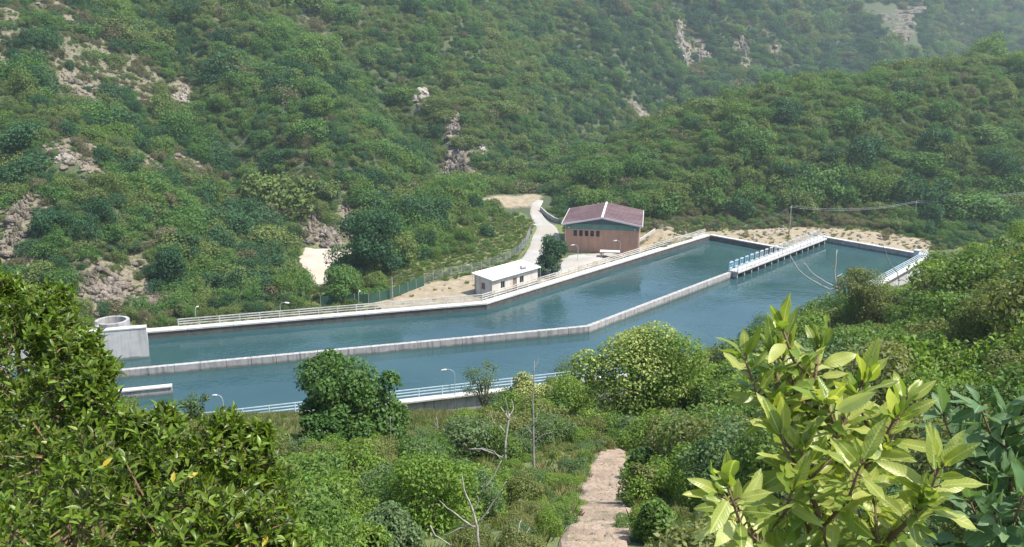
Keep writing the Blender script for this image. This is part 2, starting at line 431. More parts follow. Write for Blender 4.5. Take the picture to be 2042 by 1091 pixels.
def fast_mesh(name, V, F):
    V = np.asarray(V, np.float32); F = np.asarray(F, np.int32)
    me = bpy.data.meshes.new(name)
    n, k = F.shape
    me.vertices.add(len(V)); me.vertices.foreach_set('co', V.ravel())
    me.loops.add(n * k); me.loops.foreach_set('vertex_index', F.ravel())
    me.polygons.add(n); me.polygons.foreach_set('loop_start', np.arange(0, n * k, k, dtype=np.int32))
    me.update(calc_edges=True)
    return me

def link(name, me, material=None, parent=None, loc=None, smooth=False):
    if material is not None and not me.materials: me.materials.append(material)
    if smooth: me.polygons.foreach_set('use_smooth', [True] * len(me.polygons))
    o = bpy.data.objects.new(name, me)
    COL.objects.link(o)
    if parent is not None:
        o.parent = parent
        if loc is None: o.location = [-v for v in parent_world(parent)]   # mesh given in world coordinates
    if loc is not None: o.location = [float(v) for v in loc]
    return o

def parent_world(p):
    v = Vector((0, 0, 0))
    while p is not None:
        v += p.location; p = p.parent
    return v

class MB:
    def __init__(s): s.v, s.f = [], []
    def add(s, V, F):
        b = len(s.v); s.v += [tuple(map(float, p)) for p in V]; s.f += [tuple(i + b for i in f) for f in F]; return s
    def hexa(s, P):   # 8 points: bottom ring then top ring
        return s.add(P, [(3, 2, 1, 0), (4, 5, 6, 7), (0, 1, 5, 4), (1, 2, 6, 5), (2, 3, 7, 6), (3, 0, 4, 7)])
    def box(s, c, size, ax=(1, 0)):
        ux, uy = ax; a, b, h = size[0] / 2, size[1] / 2, size[2] / 2
        P = []
        for dz in (-h, h):
            for i, j in ((-a, -b), (a, -b), (a, b), (-a, b)):
                P.append((c[0] + i * ux - j * uy, c[1] + i * uy + j * ux, c[2] + dz))
        return s.hexa(P)
    def tube(s, pts, r, n=6, cap=True):
        pts = [Vector([float(v) for v in p]) for p in pts]
        rs = r if hasattr(r, '__len__') else [r] * len(pts)
        b = len(s.v); side = None
        for i, p in enumerate(pts):
            d = (pts[min(i + 1, len(pts) - 1)] - pts[max(i - 1, 0)]).normalized()
            if side is None: side = d.orthogonal().normalized()
            else: side = (side - d * side.dot(d)).normalized()
            up = d.cross(side)
            for k in range(n):
                a = 2 * math.pi * k / n
                s.v.append(tuple(p + (side * math.cos(a) + up * math.sin(a)) * rs[i]))
        for i in range(len(pts) - 1):
            for k in range(n):
                a, c = b + i * n + k, b + i * n + (k + 1) % n
                s.f.append((a, c, c + n, a + n))
        if cap:
            s.f.append(tuple(b + k for k in reversed(range(n))))
            s.f.append(tuple(b + (len(pts) - 1) * n + k for k in range(n)))
        return s
    def build(s, name, material, parent=None, smooth=False, loc=None):
        me = bpy.data.meshes.new(name); me.from_pydata(s.v, [], s.f); me.update()
        return link(name, me, material, parent, loc, smooth)

def polyline_pts(pts, offs=0.0):
    """offset a plan polyline to its left by offs with mitred corners"""
    P = [np.array(p[:2], float) for p in pts]; out = []
    for i, p in enumerate(P):
        ns = []
        if i > 0: e = P[i] - P[i - 1]; e /= np.linalg.norm(e); ns.append(np.array([-e[1], e[0]]))
        if i < len(P) - 1: e = P[i + 1] - P[i]; e /= np.linalg.norm(e); ns.append(np.array([-e[1], e[0]]))
        m = sum(ns); m /= np.linalg.norm(m)
        out.append(p + m * offs / max(0.3, float(np.dot(m, ns[0]))))
    return out

def split_line(pts, step):
    """cut a plan polyline into pieces of about step metres that never bridge a corner; gives (a, b) plan points with their offset frames"""
    segs = []
    for i in range(len(pts) - 1):
        L = math.dist(pts[i], pts[i + 1]); n = max(1, round(L / step))
        segs += [(i, k / n, (k + 1) / n) for k in range(n)]
    return segs

def wall_piece(pts, seg, profile, gap):
    """profile: list of (offset, z) ring; sweeps it along one piece"""
    i, t0, t1 = seg
    L = math.dist(pts[i], pts[i + 1])
    t0, t1 = t0 + gap / L / 2, t1 - gap / L / 2
    ring = []
    for o, z in profile:
        q = polyline_pts(pts, o)
        ring.append((q[i] * (1 - t0) + q[i + 1] * t0, q[i] * (1 - t1) + q[i + 1] * t1, z))
    n = len(ring); mb = MB()
    V = [(a[0], a[1], z) for a, b, z in ring] + [(b[0], b[1], z) for a, b, z in ring]
    F = [tuple(range(n)), tuple(reversed(range(n, 2 * n)))] + [(k + n, (k + 1) % n + n, (k + 1) % n, k) for k in range(n)]
    return mb.add(V, F)

def build_wall(root, pts, step, profile, name, material, gap=0.03, slim=None):
    for sg in split_line(pts, step):
        wall_piece(pts, sg, profile, gap).build(name, material, root)

def railing(root, pts, offs, z0, heights, rail_r, post_step, rail_mat, post_mat, post_w=0.1, rail_box=True):
    q = polyline_pts(pts, offs)
    for i in range(len(q) - 1):
        a, b = q[i], q[i + 1]; e = (b - a) / np.linalg.norm(b - a)
        for h in heights:
            mb = MB()
            c = (a + b) / 2
            if rail_box: mb.box((c[0], c[1], z0 + h), (np.linalg.norm(b - a) + 0.02, rail_r, rail_r * 1.25), e)
            else: mb.tube([(a[0], a[1], z0 + h), (b[0], b[1], z0 + h)], rail_r)
            mb.build('rail', rail_mat, root)
        n = max(1, round(np.linalg.norm(b - a) / post_step))
        for k in range(n + (1 if i == len(q) - 2 else 0)):
            p = a + (b - a) * k / n
            MB().box((p[0], p[1], z0 + (heights[-1] + 0.05) / 2), (post_w, post_w, heights[-1] + 0.05), e).build('post', post_mat, root)

# ------------------------------------------------------------------ terrain
def grade(parts):
    out = []
    for a, b, st in parts: out.append(np.arange(a, b - st * 0.4, st))
    return np.concatenate(out + [np.array([parts[-1][1]])])

gx = grade([(-1400, -420, 70), (-420, -140, 5), (-140, -62, 2.0), (-62, 92, 0.75), (92, 180, 2.0), (180, 560, 5), (560, 1400, 70)])
gy = grade([(-300, -20, 20), (-20, 60, 1.0), (60, 182, 0.75), (182, 300, 1.8), (300, 520, 4), (520, 860, 6), (860, 1600, 60)])
GX, GY = np.meshgrid(gx, gy)
GZ = height(GX, GY)
nxx, nyy = len(gx), len(gy)
idx = np.arange(nxx * nyy).reshape(nyy, nxx)
tf = np.stack([idx[:-1, :-1], idx[:-1, 1:], idx[1:, 1:], idx[1:, :-1]], -1).reshape(-1, 4)
tme = fast_mesh('terrain', np.stack([GX, GY, GZ], -1).reshape(-1, 3), tf)

def wpoly(pix, z=None):
    return [tuple((at(x, y, z) if z is not None else hit(x, y))[:2]) for x, y in pix]

YARD = wpoly([(735, 606), (800, 590), (846, 568), (905, 556), (1000, 534), (1050, 520), (1130, 515), (1180, 512), (1260, 500), (1310, 480), (1345, 475), (1240, 510), (1090, 560), (975, 600), (800, 618)], 0)
BANK = wpoly([(1330, 480), (1400, 462), (1480, 458), (1600, 456), (1700, 462), (1800, 468), (1850, 480), (1850, 505), (1640, 474), (1540, 492), (1416, 470)], 0)
SCREE_PX = [(205, 600, 60, 60), (300, 590, 45, 30), (250, 630, 80, 18), (35, 440, 35, 60), (230, 545, 60, 30), (140, 300, 40, 30), (185, 325, 35, 18), (30, 500, 30, 40),
            (275, 310, 25, 20), (150, 160, 20, 40), (170, 190, 30, 16), (420, 570, 26, 18), (400, 345, 60, 20), (300, 330, 20, 16), (645, 470, 45, 25), (640, 430, 30, 20), (690, 420, 16, 40),
            (915, 320, 30, 40), (905, 245, 20, 30), (925, 350, 22, 12), (840, 190, 14, 22), (1367, 90, 14, 60), (1400, 105, 14, 26), (1480, 110, 14, 26), (1290, 238, 40, 14), (130, 25, 60, 18),
            (100, 260, 30, 14), (560, 380, 12, 20), (2035, 330, 14, 16), (360, 180, 14, 30), (375, 238, 8, 10), (1545, 100, 10, 12)]
def pix_mask(P, ells):
    u, v, dep = project(P)
    w = np.zeros(u.shape)
    for x, y, a, b in ells:
        w = np.maximum(w, np.clip(1.35 - np.hypot((u - x) / a, (v - y) / b), 0, 1))
    return w
# the scree hollows are fixed places on the slope, found once from where the photograph shows them
SCREE = []
for x, y, a, b in SCREE_PX:
    c = hit(x, y); k = np.linalg.norm(c - [0, 0, CAM_H]) / FPX
    top, bot = hit(x, y - b), hit(x, y + b)
    SCREE.append((c[0], c[1], a * k, max(a * k * 0.5, min(abs(top[1] - bot[1]) / 2, 3.0 * b * k))))

VERGE = wpoly([(846, 562), (905, 548), (960, 536), (1008, 520), (1036, 502), (1049, 486), (1056, 466), (1052, 440), (1035, 428), (1022, 445), (1030, 470), (1005, 492), (965, 508), (920, 526), (850, 548)], 0)
def cover(x, y):
    sd = poly_sd(x, y, YARD); bare = np.where(sd < 0, 1.0, np.clip(1 - sd / 1.2, 0, 1))
    sd = poly_sd(x, y, BANK); bare = np.maximum(bare, np.clip(0.62 - sd / 2.5, 0, 0.8))
    bare = np.maximum(bare, 0.95 * np.exp(-(((x - 29.5) / 5.0) ** 2 + ((y - 164) / 5.5) ** 2)))
    for px, py, r in ((1010, 404, 4.5), (1045, 402, 4.0), (985, 410, 3), (1060, 396, 3.0)):
        q = at(px, py, 1.0); bare = np.maximum(bare, np.clip(1.3 - np.hypot(x - q[0], (y - q[1]) * 0.6) / r, 0, 1))
    scr = np.zeros(np.shape(x))
    for cx, cy, a, b in SCREE: scr = np.maximum(scr, np.clip(1.4 - np.hypot((x - cx) / a, (y - cy) / b), 0, 1))
    er = np.clip((fbm(x / 8 + y / 40, y / 26, 71, 4) - .58) * 4.5, 0, .5) * sstep(-36, -52, x) * (y < 285) * sstep(1, 8, line_sd(x, y, FOOT))
    scr = np.maximum(scr, er)
    grass = sstep(0.25, 0.6, fbm(x / 9, y / 9, 31, 3)) * 0.75 * ((y < 100) | ((y < 184) & (line_sd(x, y, FOOT) < 1)))
    grass = np.maximum(grass, np.clip(1 - poly_sd(x, y, VERGE) / 2.0, 0, 1))
    return bare, scr, grass

b_, s_, g_ = cover(GX, GY)
colr = np.stack([b_, s_, g_, np.ones_like(b_)], -1).reshape(-1, 4).astype(np.float32)
attr = tme.color_attributes.new('cover', 'FLOAT_COLOR', 'POINT')
attr.data.foreach_set('color', colr.ravel())
tag(link('terrain', tme, M['terrain'], smooth=True), kind='structure')

def sheet(name, poly, z, material, kind='structure'):
    mb = MB(); mb.add([(x, y, z) for x, y in poly], [tuple(range(len(poly)))])
    return tag(mb.build(name, material), kind=kind)

wp = polyline_pts(BASIN + [BASIN[0], BASIN[1]], 0.0)
sheet('water', list(reversed([(-80.3, 98.9), (-3.9, 121.2), (39.9, 168.3), (51.65, 155.9), (62.0, 166.75), (75.9, 150.9), (27.4, 96.9), (-80.3, 64.7)])), WATER_Z, M['water'])

def drape_strip(name, left, right, material, lift, nx=8, ny=40, rag=0.0, fade=0.25):
    """a road or path surface laid over the ground between two edge lines"""
    def rs(L, n):
        L = np.array(L, float); s = np.r_[0, np.cumsum(np.hypot(*np.diff(L, axis=0).T))]
        t = np.linspace(0, s[-1], n); return np.stack([np.interp(t, s, L[:, 0]), np.interp(t, s, L[:, 1])], -1)
    A, B = rs(left, ny), rs(right, ny)
    if rag:
        d = B - A; d /= np.linalg.norm(d, axis=1)[:, None]
        A = A + d * ((fbm(A[:, 0] * .7, A[:, 1] * .9, 5, 5) - 0.5) * rag)[:, None]
        B = B + d * ((fbm(B[:, 0] * .7, B[:, 1] * .9, 6, 5) - 0.5) * rag)[:, None]
    V = []
    for j in range(ny):
        for i in range(nx + 1):
            p = A[j] + (B[j] - A[j]) * i / nx
            e = lift - (fade if i in (0, nx) else 0)
            V.append((p[0], p[1], float(height(p[0], p[1])) + e))
    I = np.arange(ny * (nx + 1)).reshape(ny, nx + 1)
    F = np.stack([I[:-1, :-1], I[:-1, 1:], I[1:, 1:], I[1:, :-1]], -1).reshape(-1, 4)
    return tag(link(name, fast_mesh(name, np.array(V), F), material, smooth=True), kind='structure')

drape_strip('dirt_path', wpoly([(1085, 1140), (1112, 1091), (1132, 1045), (1150, 990), (1166, 945), (1183, 918), (1200, 900), (1216, 888)]),
            wpoly([(1268, 1140), (1264, 1091), (1262, 1040), (1260, 990), (1256, 945), (1249, 915), (1242, 900), (1236, 888)]), M['path'], 0.07, 12, 170, 0.45)
drape_strip('road', wpoly([(1000, 534), (1038, 514), (1053, 490), (1059, 470), (1068, 455), (1064, 442), (1055, 428), (1058, 414), (1070, 409)], 0.0),
            wpoly([(1078, 545), (1110, 510), (1118, 490), (1119, 470), (1112, 452), (1098, 443), (1086, 432), (1078, 420), (1084, 411)], 0.0), M['road'], 0.14, 8, 60, 0.3)
drape_strip('apron', wpoly([(1060, 548), (1090, 535), (1118, 520), (1130, 508)], 0.0), wpoly([(1120, 545), (1150, 533), (1185, 520), (1240, 503)], 0.0), M['road'], 0.17, 6, 30, 0.5)
sp = [np.array(p) for p in SAND]
drape_strip('sand_bed', [sp[0], sp[8], sp[7], sp[6]], [sp[2], sp[3], sp[4], sp[5]], M['sand'], 0.14, 10, 60, 1.4)

# ------------------------------------------------------------------ reservoir walls
UX = np.array([0.9603, 0.279]); VX = np.array(M2) - np.array(M1); VX /= np.linalg.norm(VX)

def wall_thing(name, label, pts, cat='wall'):
    return thing(name, label, cat, (pts[0][0], pts[0][1], 0))

far_pts = [(-49.6, 107.69), F1, F2]
w = wall_thing('basin_wall', 'long bank wall of the reservoir on its far side, running from the white block past the cottage to the far corner', far_pts)
build_wall(w, far_pts, 6.0, [(0.0, -4.6), (0.55, -4.6), (0.55, -0.16), (0.0, -0.16)], 'wall_panel', M['concrete_dark'])
build_wall(w, far_pts, 6.0, [(-0.12, -0.156), (1.35, -0.156), (1.35, 0.06), (-0.12, 0.06)], 'coping_slab', M['coping'], 0.035)
r = thing('railing', 'weathered white three-bar railing along the far bank of the reservoir', 'railing', (*far_pts[0], 0.06))
q1 = [(-45.0, 109.0), F1, F2]
railing(r, q1, 1.15, 0.06, (0.34, 0.68, 1.0), 0.10, 2.6, M['rail_white'], M['rail_white'], 0.11)

mid_pts = [M0, M1, M2]
w = wall_thing('divider_wall', 'grey concrete divider wall between the two long water channels', mid_pts)
build_wall(w, [M0, M1, M2], 2.9, [(-0.32, -4.6), (0.32, -4.6), (0.32, 0.0), (-0.32, 0.0)], 'wall_panel', M['concrete'], 0.05)
near_pts = [N0, N1, E2b]
w = wall_thing('basin_wall', 'near bank wall of the reservoir, grey outside and sunlit pale at its right end', near_pts)
for k, sg in enumerate(split_line([N0, N1, E2b], 6.0)):
    o = wall_piece(near_pts, sg, [(-0.55, -5.0), (0.0, -5.0), (0.0, -0.1), (-0.55, -0.1)], 0.03).build('wall_panel', M['concrete_sunlit'] if sg[0] == 1 else M['concrete_dry'], w)  # right section faces the sun; that brightness is put into paler concrete
    if sg[0] == 1: o['label'] = 'sunlit pale wall panel'
build_wall(w, near_pts, 6.0, [(-1.0, -0.096), (0.1, -0.096), (0.1, 0.08), (-1.0, 0.08)], 'coping_slab', M['coping'], 0.035)
r = thing('railing', 'pale blue three-bar railing along the near bank of the reservoir', 'railing', (*N0, 0.08))
railing(r, near_pts, -0.1, 0.08, (0.34, 0.68, 1.0), 0.072, 2.6, M['rail_blue'], M['rail_blue'], 0.09)

w = wall_thing('end_wall', 'end wall of the far channel between its far corner and the gate bridge', [F2, E1])
build_wall(w, [F2, E1, E2a], 5.0, [(0.0, -4.6), (0.5, -4.6), (0.5, -0.12), (0.0, -0.12)], 'wall_panel', M['concrete_dark'])
build_wall(w, [F2, E1, E2a], 5.0, [(-0.1, -0.116), (0.75, -0.116), (0.75, 0.08), (-0.1, 0.08)], 'coping_slab', M['coping'])
w = wall_thing('end_wall', 'end wall of the near channel between the gate bridge and the blue-railed corner', [E2a, E2b])
build_wall(w, [E2a, E2b], 5.0, [(0.0, -4.6), (0.5, -4.6), (0.5, -0.12), (0.0, -0.12)], 'wall_panel', M['concrete'])
build_wall(w, [E2a, E2b], 5.0, [(-0.1, -0.116), (0.75, -0.116), (0.75, 0.08), (-0.1, 0.08)], 'coping_slab', M['coping'])

# block at the left end, its round tank, and the stub wall
bA = at(298, 713, WATER_Z)[:2]; nrm = np.array([-UX[1], UX[0]])
b_ob = thing('gate_block', 'large pale concrete block rising from the water at the left end of the far channel', 'concrete block', (bA[0] - 5, bA[1], WATER_Z))
BT = 1.0
while project((bA[0], bA[1], BT))[1] > 652: BT += 0.02
sk = np.array([-0.395, 0.919])                               # the block stands slightly askew to the channel
def bquad(e, z, D, d0=0.0): return [(*(bA + UX * (a_ + e * (1 if a_ == 0 else -1)) + sk * (d_ - (e if d_ == d0 and d0 == 0 else -e if d_ != d0 else 0))), z) for a_, d_ in ((-18, d0), (0, d0), (0, D), (-18, D))]
MB().hexa(bquad(0, -4.6, 0.9) + bquad(0, BT - .15, 0.9)).build('front_wall', M['concrete_block'], b_ob)
MB().hexa(bquad(.06, BT - .147, 0.9) + bquad(.06, BT, 0.9)).build('coping_slab', M['coping'], b_ob)
MB().hexa(bquad(-.02, -4.6, 6.6, .905) + bquad(-.02, BT - 1.7, 6.6, .905)).build('block_body', M['concrete_block'], b_ob)
TKH = 1.92
tk = at(223, 655, BT); tk = np.array([*(tk[:2] + sk * 2.9), BT - 1.697])
t_ob = thing('round_tank', 'open round grey concrete tank with a dark hollow, on top of the pale block', 'tank', tk)
mb = MB(); n = 40
for k in range(n):
    a0, a1 = 2 * math.pi * k / n, 2 * math.pi * (k + 1) / n
    z1 = TKH - .45 if 3.55 < a0 < 4.15 else TKH
    P = []
    for z in (0.0, z1):
        P += [(tk[0] + rr * 1.12 * math.cos(a), tk[1] + rr * math.sin(a), tk[2] + z) for rr, a in ((1.85, a0), (1.85, a1), (1.5, a1), (1.5, a0))]
    mb.hexa(P)
mb.build('tank_wall', M['concrete_dry'], t_ob)
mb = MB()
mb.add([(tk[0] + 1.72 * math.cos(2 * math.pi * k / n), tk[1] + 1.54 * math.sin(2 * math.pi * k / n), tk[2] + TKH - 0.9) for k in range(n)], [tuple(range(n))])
mb.build('tank_floor', M['concrete_dark'], t_ob)
sA, sB = at(343, 768, 0.0)[:2], None
w = thing('stub_wall', 'short concrete wall stub with a white top standing in the near channel at its left end', 'wall', (*sA, -1))
sp0 = [tuple(sA - UX * 26), tuple(sA)]
build_wall(w, sp0, 4.4, [(-0.3, -4.6), (0.3, -4.6), (0.3, -0.12), (-0.3, -0.12)], 'wall_panel', M['concrete'], 0.04)
build_wall(w, sp0, 8.8, [(-0.42, -0.116), (0.42, -0.116), (0.42, 0.03), (-0.42, 0.03)], 'coping_slab', M['coping'], 0.03)
r = thing('railing', 'short white railing on the left bank, beside the round tank', 'railing', hit(155, 628))
p0, p1 = hit(118, 632), hit(176, 634)
railing(r, [tuple(p0[:2]), tuple(p1[:2])], 0, float(max(p0[2], p1[2])), (0.4, 0.75, 1.1), 0.08, 1.5, M['rail_white'], M['rail_white'], 0.09)

# ------------------------------------------------------------------ gate bridge
bo = np.array([37.2, 138.6]); bp_ = np.array([-VX[1], VX[0]])          # left-hand normal
BL, BWD = 35.6, 1.9
br = thing('gate_bridge', 'concrete walkway bridge on a row of piers with pale blue sluice frames and railings', 'bridge', (bo[0], bo[1], WATER_Z))
def bpt(t, o, z): q = bo + VX * t + bp_ * o; return (q[0], q[1], z)
for k in range(7):
    L = BL / 7
    MB().box(bpt(L * (k + .5), 0, 0.13), (L - 0.03, BWD, 0.26), VX).build('deck_slab', M['coping'], br)
for k in range(15):
    t = 0.25 + k * 2.49
    MB().box(bpt(t, 0.05, -2.3), (0.32, BWD - 0.35, 4.597), VX).build('pier', M['concrete'], br)
MB().box(bpt(0.95, 0.45, -2.303), (1.1, 0.75, 4.58), VX).build('abutment', M['concrete'], br)
nfr = 20
for k in range(nfr):
    t = 0.5 + k * (BL - 1.0) / (nfr - 1)
    mtl = M['steel_blue'] if k < 5 else M['steel_pale']
    mb = MB()
    for dt in (-0.42, 0.42): mb.box(bpt(t + dt, BWD / 2 - 0.22, 0.26 + 0.66), (0.08, 0.09, 1.32), VX)
    mb.box(bpt(t, BWD / 2 - 0.22, 1.63), (1.06, 0.22, 0.10), VX)
    fr = mb.build('sluice_frame', mtl, br)
    if k < 5: fr['label'] = 'blue painted sluice frame'
    mb = MB(); mb.tube([bpt(t, BWD / 2 - 0.22, 0.3), bpt(t, BWD / 2 - 0.22, 1.86)], 0.035, 6)
    mb.box(bpt(t, BWD / 2 - 0.22, 1.74), (0.26, 0.26, 0.09), VX)
    mb.build('screw_stem', M['steel_pale'], fr)
    MB().box(bpt(t, BWD / 2 - 0.3, 0.62), (0.70, 0.04, 0.22), VX).build('gate_plate', M['steel_blue'] if k < 5 else M['galv'], fr)
rl = []
for i, h in enumerate((0.4, 0.75, 1.1)):
    MB().tube([bpt(0.1, -BWD / 2 + 0.08, 0.26 + h), bpt(BL - 0.1, -BWD / 2 + 0.08, 0.26 + h)], 0.035, 6).build('rail', M['rail_blue'] if i == 2 else M['steel_pale'], br)
    MB().tube([bpt(0.0, BWD / 2 - 0.04, 0.26 + h), bpt(3.0, BWD / 2 - 0.04, 0.26 + h)], 0.035, 6).build('rail', M['steel_blue'], br)
for k in range(25):
    MB().box(bpt(0.1 + k * (BL - 0.2) / 24, -BWD / 2 + 0.08, 0.26 + 0.56), (0.07, 0.07, 1.12), VX).build('post', M['steel_pale'], br)
for k in range(4): MB().box(bpt(0.04, -0.75 + 0.5 * k, 0.26 + 0.56), (0.06, 0.06, 1.12), VX).build('post', M['steel_blue'], br)

# box cabinet at the corner
cb = at(1829, 508, 0.08)
c = thing('valve_cabinet', 'small white cabinet at the blue-railed right corner of the reservoir', 'cabinet', cb)
MB().box((cb[0], cb[1], 0.5), (1.5, 0.9, 0.84), VX).build('cabinet_body', M['lamp_white'], c)
MB().box((cb[0], cb[1], 0.96), (1.7, 1.1, 0.08), VX).build('cabinet_lid', M['galv'], c)

# ------------------------------------------------------------------ buildings
EAVE = 5.2
wl, wr = at(1124, 447, EAVE)[:2], at(1277, 452, EAVE)[:2]
wd = (wr - wl) / np.linalg.norm(wr - wl); wn_ = np.array([-wd[1], wd[0]]); WW = float(np.linalg.norm(wr - wl))
WD = float(np.dot(at(1124, 415, EAVE)[:2] - wl, wn_))
g0 = -0.3
wh = thing('warehouse', 'salmon-walled warehouse with a dull red ribbed gable roof beside the road', 'warehouse', (wl[0] + 1, wl[1] + 1, g0))
def wpt(a, b, z): q = wl + wd * a + wn_ * b; return (q[0], q[1], z)
RISE, OV, INS = 1.35, 0.9, 0.12
x0, x1, y0, y1 = INS, WW - INS, OV, WD - 0.3
Z1 = EAVE - 1.15
def wbox(a0, a1, b0, b1, z0, z1): return MB().hexa([wpt(a0, b0, z0), wpt(a1, b0, z0), wpt(a1, b1, z0), wpt(a0, b1, z0), wpt(a0, b0, z1), wpt(a1, b0, z1), wpt(a1, b1, z1), wpt(a0, b1, z1)])
tk_ = 0.25
front = MB()
wins = [1.75 + k * 1.04 for k in range(5)]; ww, wz0, wz1 = 0.68, EAVE - 2.35, EAVE - 1.25
edges = [x0] + [e for w_ in wins for e in (w_, w_ + ww)] + [x1]
def fbox(a0, a1, z0, z1): front.hexa([wpt(a0, y0, z0), wpt(a1, y0, z0), wpt(a1, y0 + tk_, z0), wpt(a0, y0 + tk_, z0), wpt(a0, y0, z1), wpt(a1, y0, z1), wpt(a1, y0 + tk_, z1), wpt(a0, y0 + tk_, z1)])
fbox(x0, x1, g0 - 1.5, wz0)
for k in range(0, len(edges), 2): fbox(edges[k], edges[k + 1], wz0, wz1)
fbox(x0, x1, wz1, Z1 + 0.1)
front.build('front_wall', M['brick_pink'], wh)
wbox(x0, x1, y0 - 0.02, y0 + tk_ - 0.02, Z1 + 0.1, EAVE - 0.05).build('upper_band', M['teal_band'], wh)  # teal strip with the eave's shadow put into its dark colour
gp = MB(); ga = RISE * (1 - 2 * INS / WW)
gp.add([wpt(x0, y0 + 0.05, EAVE - 0.05), wpt(x1, y0 + 0.05, EAVE - 0.05), wpt(WW / 2, y0 + 0.05, EAVE + RISE - 0.16),
        wpt(x0, y0 + 0.22, EAVE - 0.05), wpt(x1, y0 + 0.22, EAVE - 0.05), wpt(WW / 2, y0 + 0.22, EAVE + RISE - 0.16)], [(0, 1, 2), (5, 4, 3), (0, 3, 4, 1), (1, 4, 5, 2), (2, 5, 3, 0)])
gp.build('gable_panel', M['gable_blue'], wh)  # shade below the roof apex is put into this dark blue
wbox(x0, x0 + tk_, y0 + tk_ + 0.003, y1, g0 - 1.5, EAVE - 0.1).build('side_wall', M['brick_pink'], wh)
wbox(x1 - tk_, x1, y0 + tk_ + 0.003, y1, g0 - 1.5, EAVE - 0.1).build('side_wall', M['brick_pink'], wh)
wbox(x0 + tk_, x1 - tk_, y1 - tk_, y1, g0 - 1.5, EAVE - 0.1).build('back_wall', M['brick_pink'], wh)
for w_ in wins:
    f = MB()
    a0, a1 = w_, w_ + ww
    for q in ((a0, a0 + .06, wz0, wz1), (a1 - .06, a1, wz0, wz1), (a0 + .06, a1 - .06, wz0, wz0 + .06), (a0 + .06, a1 - .06, wz1 - .06, wz1)):
        f.hexa([wpt(q[0], y0 + .1, q[2]), wpt(q[1], y0 + .1, q[2]), wpt(q[1], y0 + .17, q[2]), wpt(q[0], y0 + .17, q[2]), wpt(q[0], y0 + .1, q[3]), wpt(q[1], y0 + .1, q[3]), wpt(q[1], y0 + .17, q[3]), wpt(q[0], y0 + .17, q[3])])
    fo = f.build('window', M['dark_trim'], wh)
    wbox(a0 + .06, a1 - .06, y0 + .13, y0 + .15, wz0 + .06, wz1 - .06).build('pane', M['glass'], fo)
npan = 14
for side in (0, 1):
    for k in range(npan):
        b0, b1 = k * WD / npan + 0.012, (k + 1) * WD / npan - 0.012
        a_e, a_r = (-0.35, WW / 2) if side == 0 else (WW + 0.35, WW / 2)
        z_e, z_r = EAVE - 0.06, EAVE + RISE
        mb = MB(); P = []
        for dz in (0, 0.09): P += [wpt(a_e, b0, z_e + dz), wpt(a_r, b0, z_r + dz), wpt(a_r, b1, z_r + dz), wpt(a_e, b1, z_e + dz)]
        mb.hexa(P); bm_ = (b0 + 0.04)
        P = []
        for dz in (0.09, 0.15): P += [wpt(a_e, b0, z_e + dz), wpt(a_r, b0, z_r + dz), wpt(a_r, b0 + .07, z_r + dz), wpt(a_e, b0 + .07, z_e + dz)]
        mb.hexa(P)
        mb.build('roof_panel', M['roof_red'], wh)
mb = MB(); mb.hexa([wpt(WW / 2 - .22, -0.06, EAVE + RISE + .06), wpt(WW / 2 + .22, -0.06, EAVE + RISE + .06), wpt(WW / 2 + .22, WD + .03, EAVE + RISE + .06), wpt(WW / 2 - .22, WD + .03, EAVE + RISE + .06),
                 wpt(WW / 2 - .16, -0.06, EAVE + RISE + .2), wpt(WW / 2 + .16, -0.06, EAVE + RISE + .2), wpt(WW / 2 + .16, WD + .03, EAVE + RISE + .2), wpt(WW / 2 - .16, WD + .03, EAVE + RISE + .2)]).build('ridge_cap', M['trim_white'], wh)
for a_e in (-0.38, WW + 0.38):
    P = []
    for dz in (-0.14, 0.17): P += [wpt(a_e, -0.08, EAVE - .06 + dz), wpt(WW / 2, -0.08, EAVE + RISE + dz), wpt(WW / 2, -0.005, EAVE + RISE + dz), wpt(a_e, -0.005, EAVE - .06 + dz)]
    MB().hexa(P).build('barge_board', M['trim_white'], wh)
wbox(-0.46, -0.36, 0.02, WD, EAVE - 0.16, EAVE + 0.05).build('gutter', M['trim_white'], wh)
wbox(WW + 0.36, WW + 0.46, 0.02, WD, EAVE - 0.16, EAVE + 0.05).build('gutter', M['trim_white'], wh)
for a in (0.9, WW - 0.9):
    mb = MB(); mb.box(wpt(a, y0 - 0.14, EAVE - 0.75), (0.34, 0.28, 0.24), wd); mb.build('wall_light', M['lamp_white'], wh)

for a in (0.3, WW - 0.3):
    MB().tube([wpt(a, y0 - 0.1, EAVE - 0.3), wpt(a, y0 - 0.1, g0 - .4)], 0.06, 6).build('downpipe', M['trim_white'] if a < 1 else M['galv'], wh)

# low entrance canopy and grey meter box in front of the warehouse
cp = at(1216, 512, 0)
can = thing('entrance_canopy', 'low white slab canopy in front of the warehouse wall', 'canopy', cp)
MB().box((cp[0], cp[1], 1.0), (3.6, 1.5, 0.14), wd).build('canopy_slab', M['trim_white'], can)
for dx in (-1.5, 1.5):
    q = cp[:2] + wd * dx; MB().box((q[0], q[1], 0.33), (0.2, 1.2, 1.195), wd).build('canopy_wall', M['brick_pink'], can)
mx = at(1249, 497, 0.2)
mo = thing('meter_box', 'grey metal meter box beside the right corner of the warehouse', 'box', mx)
MB().box((mx[0], mx[1], 0.55), (0.9, 0.5, 0.9), wd).build('box_body', M['galv'], mo)
MB().box((mx[0], mx[1] - 0.26, 0.6), (0.4, 0.03, 0.5), wd).build('box_door', M['dark_trim'], mo)
